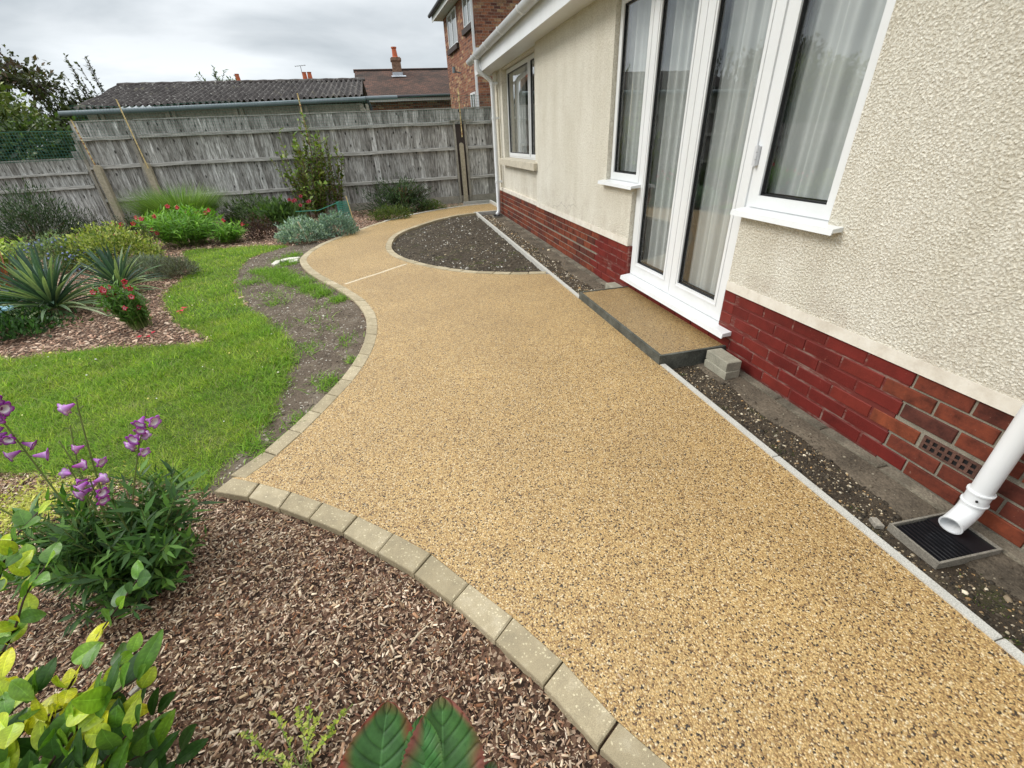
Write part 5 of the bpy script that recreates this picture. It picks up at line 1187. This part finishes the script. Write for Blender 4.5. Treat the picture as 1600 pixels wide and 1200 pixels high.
# --- large leaved shrub in the near left corner
OV = []
def ovate(T, base, d, L, W, col, col2, fold=.22, curl=.25, tipn=1.0, nrm=None, name='leaf', serr=0, mat='big_leaf'):
    """broad leaf: folded midrib, ribs to the margin, curled tip; serr gives a toothed edge of the second colour"""
    d = Vector(d).normalized(); nrm = Vector(nrm if nrm else (0, 0, 1)); nrm = (nrm - d * nrm.dot(d)).normalized(); side = d.cross(nrm); n = 84 if serr else 22; vs = []; cs = []
    ks = tuple(i / 24 for i in range(-24, 25)) if serr else (-1, -.7, -.35, -.06, 0, .06, .35, .7, 1); m_ = len(ks); nv = 7
    br = random.uniform(.8, 1.2); bend = random.uniform(-.12, .12)
    for i in range(n + 1):
        t = i / n; p = Vector(base) + d * (L * t) - nrm * (curl * L * t * t * .5) + side * (bend * L * t * t); w = W * .5 * ((math.sin(math.pi * t ** .70) ** .60) if serr else math.sin(math.pi * t ** .85) ** (.72 * tipn)) if 0 < t < 1 else .0006
        for k in ks:
            a = abs(k); ph = (t * nv - a * (2.0 if serr else 1.6)) % 1; vein = max(0, 1 - min(ph, 1 - ph) * (8 if serr else 7)) * (1 if a < .95 else 0)
            ww = w * (1 + (serr * ((i // 2) % 2) if a > .9 else 0))
            lift = fold * ww * a - .10 * ww * a * a - (.022 if serr else .012) * W * vein + .02 * W * math.sin(t * 9 + k * 3 + br * 9)
            vs.append(p + side * (ww * k) + nrm * lift)
            f = min(1, max(0, (a - .62 + .12 * math.sin(t * 11 + k * 2 + br * 40)) / .36)) ** 1.3 * (1 if t > .12 else .3) if serr else min(1, (t * .6 + .3 * a) ** 1.5)
            if serr: f = min(1, f + max(0, t - .86) * 4)
            c = [(col[q] * (1 - f) + col2[q] * f) * br for q in range(3)]
            if a < .04: c = [min(1, x * 1.5 + .012) for x in c]
            else: c = [x * (1 + (-.32 if serr else .38) * vein) * (.9 + .2 * math.sin(t * 13 + k * 7 + br * 30) * .5 + .05) for x in c]
            cs.append(c)
    fs = [(i * m_ + k, i * m_ + k + 1, i * m_ + k + m_ + 1, i * m_ + k + m_) for i in range(n) for k in range(m_ - 1)]
    o = part(name, MB().add(vs, fs), mat, T, org=tuple(base)); o.data.shade_smooth()
    a = o.data.color_attributes.new('Col', 'FLOAT_COLOR', 'POINT'); a.data.foreach_set('color', np.array([(*c, 1) for c in cs], np.float32).reshape(-1)); return o

bs = plant('broad_leaf_shrub', 'yellow green broad leaved shrub in the near left corner', -1.15, .60, -.03)
STEMS = [
 [(-1.15, .62, -.03), (-1.137, 0.712, 0.079), (-1.06, 0.749, 0.171), (-0.944, 0.782, 0.31), (-0.877, 0.816, 0.394), (-0.764, 0.88, 0.505)],
 [(-1.18, .64, -.03), (-1.246, 0.779, 0.152), (-1.115, 0.756, 0.223), (-0.986, 0.738, 0.28), (-0.844, 0.723, 0.348), (-0.753, 0.746, 0.42)],
 [(-1.2, .65, -.03), (-1.322, 0.87, 0.179), (-1.187, 0.884, 0.294), (-1.09, 0.898, 0.394), (-1.035, 0.927, 0.483), (-0.998, 0.978, 0.524)],
 [(-1.2, .68, -.03), (-1.307, 0.916, 0.264), (-1.223, 0.963, 0.374), (-1.14, 1.009, 0.485), (-1.104, 1.042, 0.554), (-1.066, 1.112, 0.587)],
 [(-1.12, .56, -.03), (-1.071, 0.604, 0.121), (-0.951, 0.624, 0.24), (-0.86, 0.647, 0.332), (-0.768, 0.666, 0.4), (-0.702, 0.671, 0.433)],
 [(-1.05, .52, -.03), (-0.941, 0.541, 0.161), (-0.847, 0.572, 0.251), (-0.77, 0.595, 0.317), (-0.701, 0.612, 0.373)],
 [(-1.18, .60, -.03), (-1.17, 0.664, 0.187), (-1.086, 0.694, 0.269), (-0.997, 0.706, 0.362), (-0.922, 0.716, 0.407)],
 [(-1.08, .54, -.03), (-1.017, 0.591, 0.118), (-0.921, 0.611, 0.188), (-0.803, 0.611, 0.232), (-0.715, 0.611, 0.265)]]
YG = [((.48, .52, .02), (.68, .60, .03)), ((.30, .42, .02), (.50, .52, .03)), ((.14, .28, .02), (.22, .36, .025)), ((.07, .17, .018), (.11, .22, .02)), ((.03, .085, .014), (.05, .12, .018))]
for i, S_ in enumerate(STEMS):
    pts = crom(S_, 5); part('stem', MB().tube([tuple(p) for p in pts], [.0045 - .003 * k / len(pts) for k in range(len(pts))], 7), 'stem_dark', bs, smooth=True)
    rs = resample(pts, .037); low = i in (4, 5, 6, 7)
    for k in range(3, len(rs)):
        ax = Vector(rs[k] - rs[k - 1]).normalized(); sd_ = ax.cross(Vector((0, 0, 1))).normalized()
        if k % 2: sd_ = (sd_ + Vector((0, 0, .9))).normalized()
        for sg in (-1, 1):
            if random.random() < .08: continue
            f = k / len(rs)
            d = ax * random.uniform(.0, .7) + sd_ * sg * random.uniform(.6, 1) + Vector((random.uniform(-.35, .35), random.uniform(-.3, .4), random.uniform(-.1, .6)))
            if low: d += Vector((.25, .35, .65)); L = random.uniform(.060, .098); W = L * random.uniform(.36, .56)
            else: L = random.uniform(.034, .062); W = L * random.uniform(.60, .82)
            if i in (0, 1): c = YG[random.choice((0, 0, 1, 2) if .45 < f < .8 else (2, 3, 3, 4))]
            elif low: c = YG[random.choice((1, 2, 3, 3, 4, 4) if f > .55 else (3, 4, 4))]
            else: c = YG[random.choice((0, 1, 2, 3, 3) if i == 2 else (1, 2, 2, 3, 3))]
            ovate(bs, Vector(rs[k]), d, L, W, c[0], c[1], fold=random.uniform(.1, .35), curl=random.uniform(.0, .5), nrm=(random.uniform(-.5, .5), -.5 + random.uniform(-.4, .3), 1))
# extra lower foliage so that the corner is well filled
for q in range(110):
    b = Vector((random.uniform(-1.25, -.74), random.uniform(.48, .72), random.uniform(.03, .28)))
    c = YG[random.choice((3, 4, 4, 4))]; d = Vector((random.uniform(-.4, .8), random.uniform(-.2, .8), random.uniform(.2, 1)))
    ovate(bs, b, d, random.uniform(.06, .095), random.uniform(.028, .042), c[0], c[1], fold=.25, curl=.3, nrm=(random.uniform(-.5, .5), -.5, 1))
for q in range(34):
    i = random.choice((2, 3)); rs = STEMS[i]; k = random.randint(2, 4); b = Vector(rs[k]) + Vector((random.uniform(-.12, .02), random.uniform(-.05, .08), random.uniform(-.10, .03)))
    c = YG[random.choice((1, 2, 2, 3))]; ovate(bs, b, rdir(1)[0] * .8 + np.array([0, 0, .6]), random.uniform(.045, .062), random.uniform(.03, .042), c[0], c[1], fold=.2, curl=.3, nrm=(random.uniform(-.5, .5), -.5, 1))
for q in range(46):
    b = Vector((-.87 + random.gauss(0, .07), .70 + random.gauss(0, .05), .33 + random.gauss(0, .07))); c = YG[random.choice((0, 0, 1, 1, 2, 3))]
    ovate(bs, b, rdir(1)[0] * .7 + np.array([.2, .2, .5]), random.uniform(.04, .066), random.uniform(.03, .045), c[0], c[1], fold=.25, curl=.3, nrm=(random.uniform(-.5, .5), -.5, 1))
for q in range(60):
    b = Vector((random.uniform(-1.2, -.72), random.uniform(.5, .68), random.uniform(.14, .34))); c = YG[random.choice((1, 2, 3, 3, 4))]
    ovate(bs, b, Vector((random.uniform(0, .8), random.uniform(0, .8), random.uniform(.5, 1.2))), random.uniform(.07, .105), random.uniform(.03, .044), c[0], c[1], fold=.3, curl=.3, nrm=(random.uniform(-.6, .6), -.5, 1))
# --- red edged leaves in the foreground
hy = plant('hydrangea', 'plant with large dark green red edged leaves at the bottom of the view', -.16, .36, -.03)
hb = (-.16, .30, -.03)
HL_ = [((-.232, .385, .235), (-.203, .500, .405), .165, (.05, .13, .035), (.24, .05, .035), (.05, -.8, 1)),
       ((-.105, .360, .235), (-.075, .488, .385), .165, (.055, .14, .035), (.19, .06, .04), (.1, -.8, 1)),
       ((-.13, .392, .29), (-.135, .475, .37), .085, (.05, .16, .035), (.07, .15, .03), (-.3, -.5, 1)),
       ((-.25, .35, .25), (-.315, .435, .29), .095, (.03, .085, .025), (.05, .12, .03), (0, -.5, 1)),
       ((-.16, .33, .25), (-.175, .380, .31), .06, (.16, .05, .035), (.26, .06, .04), (0, -.6, 1)),
       ((-.07, .33, .22), (.01, .40, .27), .09, (.04, .10, .03), (.2, .04, .03), (.3, -.5, 1)),
       ((-.20, .36, .22), (-.26, .30, .25), .09, (.03, .09, .025), (.2, .04, .03), (0, -.5, 1))]
for a, b, W, c, c2, nr in HL_:
    a = Vector(a); b = Vector(b); ovate(hy, a, b - a, (b - a).length * 1.0, W, c, c2, fold=.22, curl=.10, nrm=nr, serr=.035, tipn=.8)
    part('stalk', MB().tube([hb, (Vector(hb) + a) * .5 + Vector((0, -.02, .04)), a], [.005, .004, .002], 6), 'stem_dark', hy, smooth=True)
# --- small twiggy yellow green sprig lying over the bark
sg_ = plant('creeping_sprig', 'thin creeping sprig with tiny yellow green leaves on the bark', -.5, .66, -.03)
m = MB(); tips = [(-.64, .72, .03), (-.56, .74, .05), (-.49, .73, .06), (-.34, .69, .07), (-.42, .685, .08), (-.39, .64, .05), (-.50, .60, .04), (-.60, .66, .03), (-.45, .72, .09)]; PPs = []; DDs = []
for t in tips:
    A = Vector((-.48 + random.uniform(-.03, .03), .60, -.02)); B = Vector(t); C_ = A.lerp(B, .5) + Vector((0, 0, .035)); f = lambda u: A * (1 - u) ** 2 + C_ * 2 * u * (1 - u) + B * u * u
    m.tube([f(k / 5) for k in range(6)], [.0016] * 6, 5)
    for q in range(26):
        u = random.uniform(.3, 1); PPs.append(tuple(f(u))); DDs.append((random.uniform(-1, 1), random.uniform(-1, 1), random.uniform(0, .8)))
part('stem', m, 'stem_green', sg_)['kind'] = 'stuff'
PPs = np.array(PPs); DDs = np.array(DDs); n = len(PPs)
inst_mesh('foliage', LEAF[0], LEAF[1], frames(DDs, np.tile([0., -.4, 1.], (n, 1)) + rng.normal(0, .3, (n, 3)), np.full(n, .0075) * rng.uniform(.7, 1.3, n), np.full(n, .015) * rng.uniform(.7, 1.3, n)), PPs, pal([(.34, .42, .05), (.50, .52, .08), (.20, .32, .04), (.58, .58, .16)], n), 'leaf', sg_)
# --- single pieces on the bark
o = part('twig', MB().tube([(-.135, .91, -.012), (-.165, .885, -.006), (-.195, .857, -.012)], [.0022, .0034, .002], 6), 'twig', None); tag(o, 'pale dry twig on the bark near the curved paver edge', 'twig')
m = MB(); m.prism([(-1.05, 1.075), (-1.038, 1.067), (-1.005, 1.108), (-1.018, 1.117)], -.03, -.012, .002); m.v = [(x + .02, y - .14, z + .006) for x, y, z in m.v]; o = part('wood_piece', m, 'timber_post', None); tag(o, 'larger grey piece of wood on the bark beside the broad leaved shrub', 'wood piece')
m = MB(); m.prism([(1.672, .862), (1.70, .850), (1.712, .895), (1.69, .905)], -.05, -.030, .002); o = part('wood_piece', m, 'timber_post', None); tag(o, 'flat brown wood scrap on the gravel just beyond the square drain', 'wood piece')
P = np.array([(-2.42, 4.25), (-2.46, 4.22), (-2.36, 4.27), (-2.38, 4.21), (-2.36, 4.95), (-2.33, 4.86), (-2.30, 4.80), (-2.40, 5.0), (-2.38, 4.85)]); n = len(P)
inst_mesh('fallen_petals', LEAF[0], LEAF[1], frames(np.column_stack([rng.normal(0, 1, (n, 2)), np.full(n, .2)]), np.tile([0., 0., 1.], (n, 1)), np.full(n, .035), np.full(n, .055)), np.column_stack([P, np.full(n, .005)]), pal([(.62, .02, .06)], n), 'petal')

# ------------------------------------------------------------------ trees beyond the fence
def tree(name, label, x, y, trunk, crown, leaves, L, W, cols, group='trees beyond the fence', seed=0, lump=.3):
    """trunk = (height, radius); crown = list of (dx, dy, z, rx, ry, rz)"""
    T = thing(name, label, 'tree', (x, y, 0), group)
    m = MB(); m.tube([(x, y, -.1), (x + .05, y, trunk[0] * .5), (x, y, trunk[0])], [trunk[1], trunk[1] * .8, trunk[1] * .5], 8)
    for dx, dy, z, rx, ry, rz in crown:
        m.tube([(x, y, trunk[0] * .6), (x + dx * .6, y + dy * .6, (trunk[0] * .6 + z) / 2 + .1), (x + dx, y + dy, z + rz * .5)], [trunk[1] * .5, trunk[1] * .3, .015], 6)
    part('trunk', m, 'stem_brown', T)
    Ps = []; tot = sum(c[3] * c[5] for c in crown)
    Ds = []
    for dx, dy, z, rx, ry, rz in crown:
        n = int(leaves * rx * rz / tot); D = rdir(n); l = 1 + lump * (np.sin(D[:, 0] * 6 + seed) * np.cos(D[:, 2] * 5 - seed) + .7 * np.sin(D[:, 1] * 12 + D[:, 0] * 9 + seed)); r = (1 - .6 * rng.random(n) ** 1.3) * l
        Ps.append(np.stack([x + dx + D[:, 0] * rx * r, y + dy + D[:, 1] * ry * r, z + D[:, 2] * rz * r], 1)); Ds.append(D)
    P = np.concatenate(Ps); D = np.concatenate(Ds); n = len(P); s = rng.lognormal(0, .3, n)
    inst_mesh('crown', LEAF[0], LEAF[1], frames(D + rdir(n) * .9, D + rdir(n) * .6 + np.array([0, 0, .6]), W * s, L * s), P, pal(cols, n, .25), 'leaf', T)
    return T
TG = [(.07, .12, .025), (.11, .17, .035), (.045, .075, .02), (.16, .21, .05)]
t1 = tree('garden_tree', 'dense yellow green tree at the left edge beyond the low fence', -10.6, 16, (2.4, .14), [(0, 0, 2.6, 1.2, 1.0, .75), (-1.2, 0, 2.5, 1.2, 1.0, .8), (.8, -.2, 2.2, .9, .8, .6)], 9000, .13, .07, [(.12, .17, .03), (.18, .22, .05), (.08, .11, .025), (.22, .25, .06)], seed=1)
t2 = tree('garden_tree', 'darker open topped tree rising behind the yellow green tree at the left edge', -10.5, 17.6, (2.8, .13), [(.1, 0, 3.55, .9, .8, .45), (-1.0, 0, 3.7, .9, .8, .45), (1.0, 0, 3.3, .5, .5, .35)], 3000, .13, .065, [(.06, .07, .03), (.09, .10, .04), (.10, .06, .035), (.04, .045, .02)], seed=2, lump=.45)
t3 = tree('hedge_shrub', 'dark rounded bush behind the netting left of the garage', -8.9, 15.0, (1.6, .10), [(0, 0, 1.5, 1.1, .8, .85), (1.1, .3, 1.4, .9, .7, .75), (-1.2, 0, 1.5, 1.1, .8, .75)], 9000, .11, .055, [(.05, .08, .025), (.07, .11, .03), (.03, .05, .018), (.10, .15, .04)], seed=3)
t5 = tree('hedge_shrub', 'dull green hedge far left behind the low fence', -12.6, 15.2, (1.4, .10), [(0, 0, 1.3, 1.6, .9, .9), (-1.8, 0, 1.5, 1.4, .9, 1.0)], 6000, .12, .06, TG, seed=4)
far = thing('hedge', 'far dark hedge line on the horizon left of the garage roof', 'hedge', (-13, 24, 0))
n = 9000; P = np.column_stack([rng.uniform(-26, -9.0, n), 24 + rng.normal(0, .5, n), np.zeros(n)]); P[:, 2] = rng.random(n) ** .6 * (3.0 + .25 * np.sin(P[:, 0] * 2.1) + .15 * np.sin(P[:, 0] * 5)); D = rdir(n)
inst_mesh('foliage', LEAF[0], LEAF[1], frames(D, rdir(n), np.full(n, .13), np.full(n, .24)), P, pal([(.06, .05, .03), (.05, .07, .03), (.09, .08, .04), (.03, .04, .02)], n), 'leaf', far)
part('trunk', MB().tube([(-13, 24, 0), (-13, 24, 2)], [.1, .05], 6), 'stem_brown', far)
wl = thing('wispy_tree', 'open tree with thin upright leafy shoots left of the garage roof', 'tree', (-8.4, 17, 0), 'trees beyond the fence')
part('trunk', MB().tube([(-8.6, 17, 0), (-8.5, 17, 1.6), (-8.5, 17, 2.3)], [.09, .07, .04], 8), 'stem_dark', wl)
WC = [(.05, .06, .03), (.07, .085, .035), (.04, .045, .02), (.09, .11, .04)]
for cx, h, n, sp in ((-9.0, 1.7, 7, .35), (-8.55, 1.5, 8, .30), (-8.1, 1.95, 6, .25), (-7.75, 2.1, 5, .22), (-8.4, 1.1, 12, .6)):
    sprays(wl, cx, 17, 2.1, n, h, sp, 34, .10, .055, WC, curve=.2, rad=.010, stem_mat='stem_dark', base=.15, hs=.35, start=.2, tipdir=(-.12, 0))
mound(wl, -8.3, 17, .95, .6, .7, 2600, .11, .05, WC, z0=2.0, lump=.3, seed=5)
sp = thing('wispy_tree', 'leafy twigs just showing above the garage roof ridge', 'tree', (-6.3, 22, 0), 'trees beyond the fence')
part('trunk', MB().tube([(-6.3, 22, 0), (-6.2, 22, 3.4)], [.1, .05], 8), 'stem_dark', sp)
sprays(sp, -6.2, 22, 3.0, 16, 1.25, .75, 30, .12, .06, [(.10, .16, .05), (.14, .20, .06), (.06, .09, .03)], curve=.3, rad=.010, stem_mat='stem_dark', base=.3, hs=.45)
sprays(sp, -5.4, 22, 3.0, 8, .95, .4, 26, .11, .05, [(.09, .14, .05), (.12, .18, .05)], curve=.3, rad=.010, stem_mat='stem_dark', base=.3, hs=.45)
print('objects', len(bpy.data.objects), 'tris', sum(len(o.data.loop_triangles) if False else sum(max(0, p.loop_total - 2) for p in o.data.polygons) if o.type == 'MESH' and len(o.data.polygons) < 3000 else (len(o.data.polygons) if o.type == 'MESH' else 0) for o in bpy.data.objects))
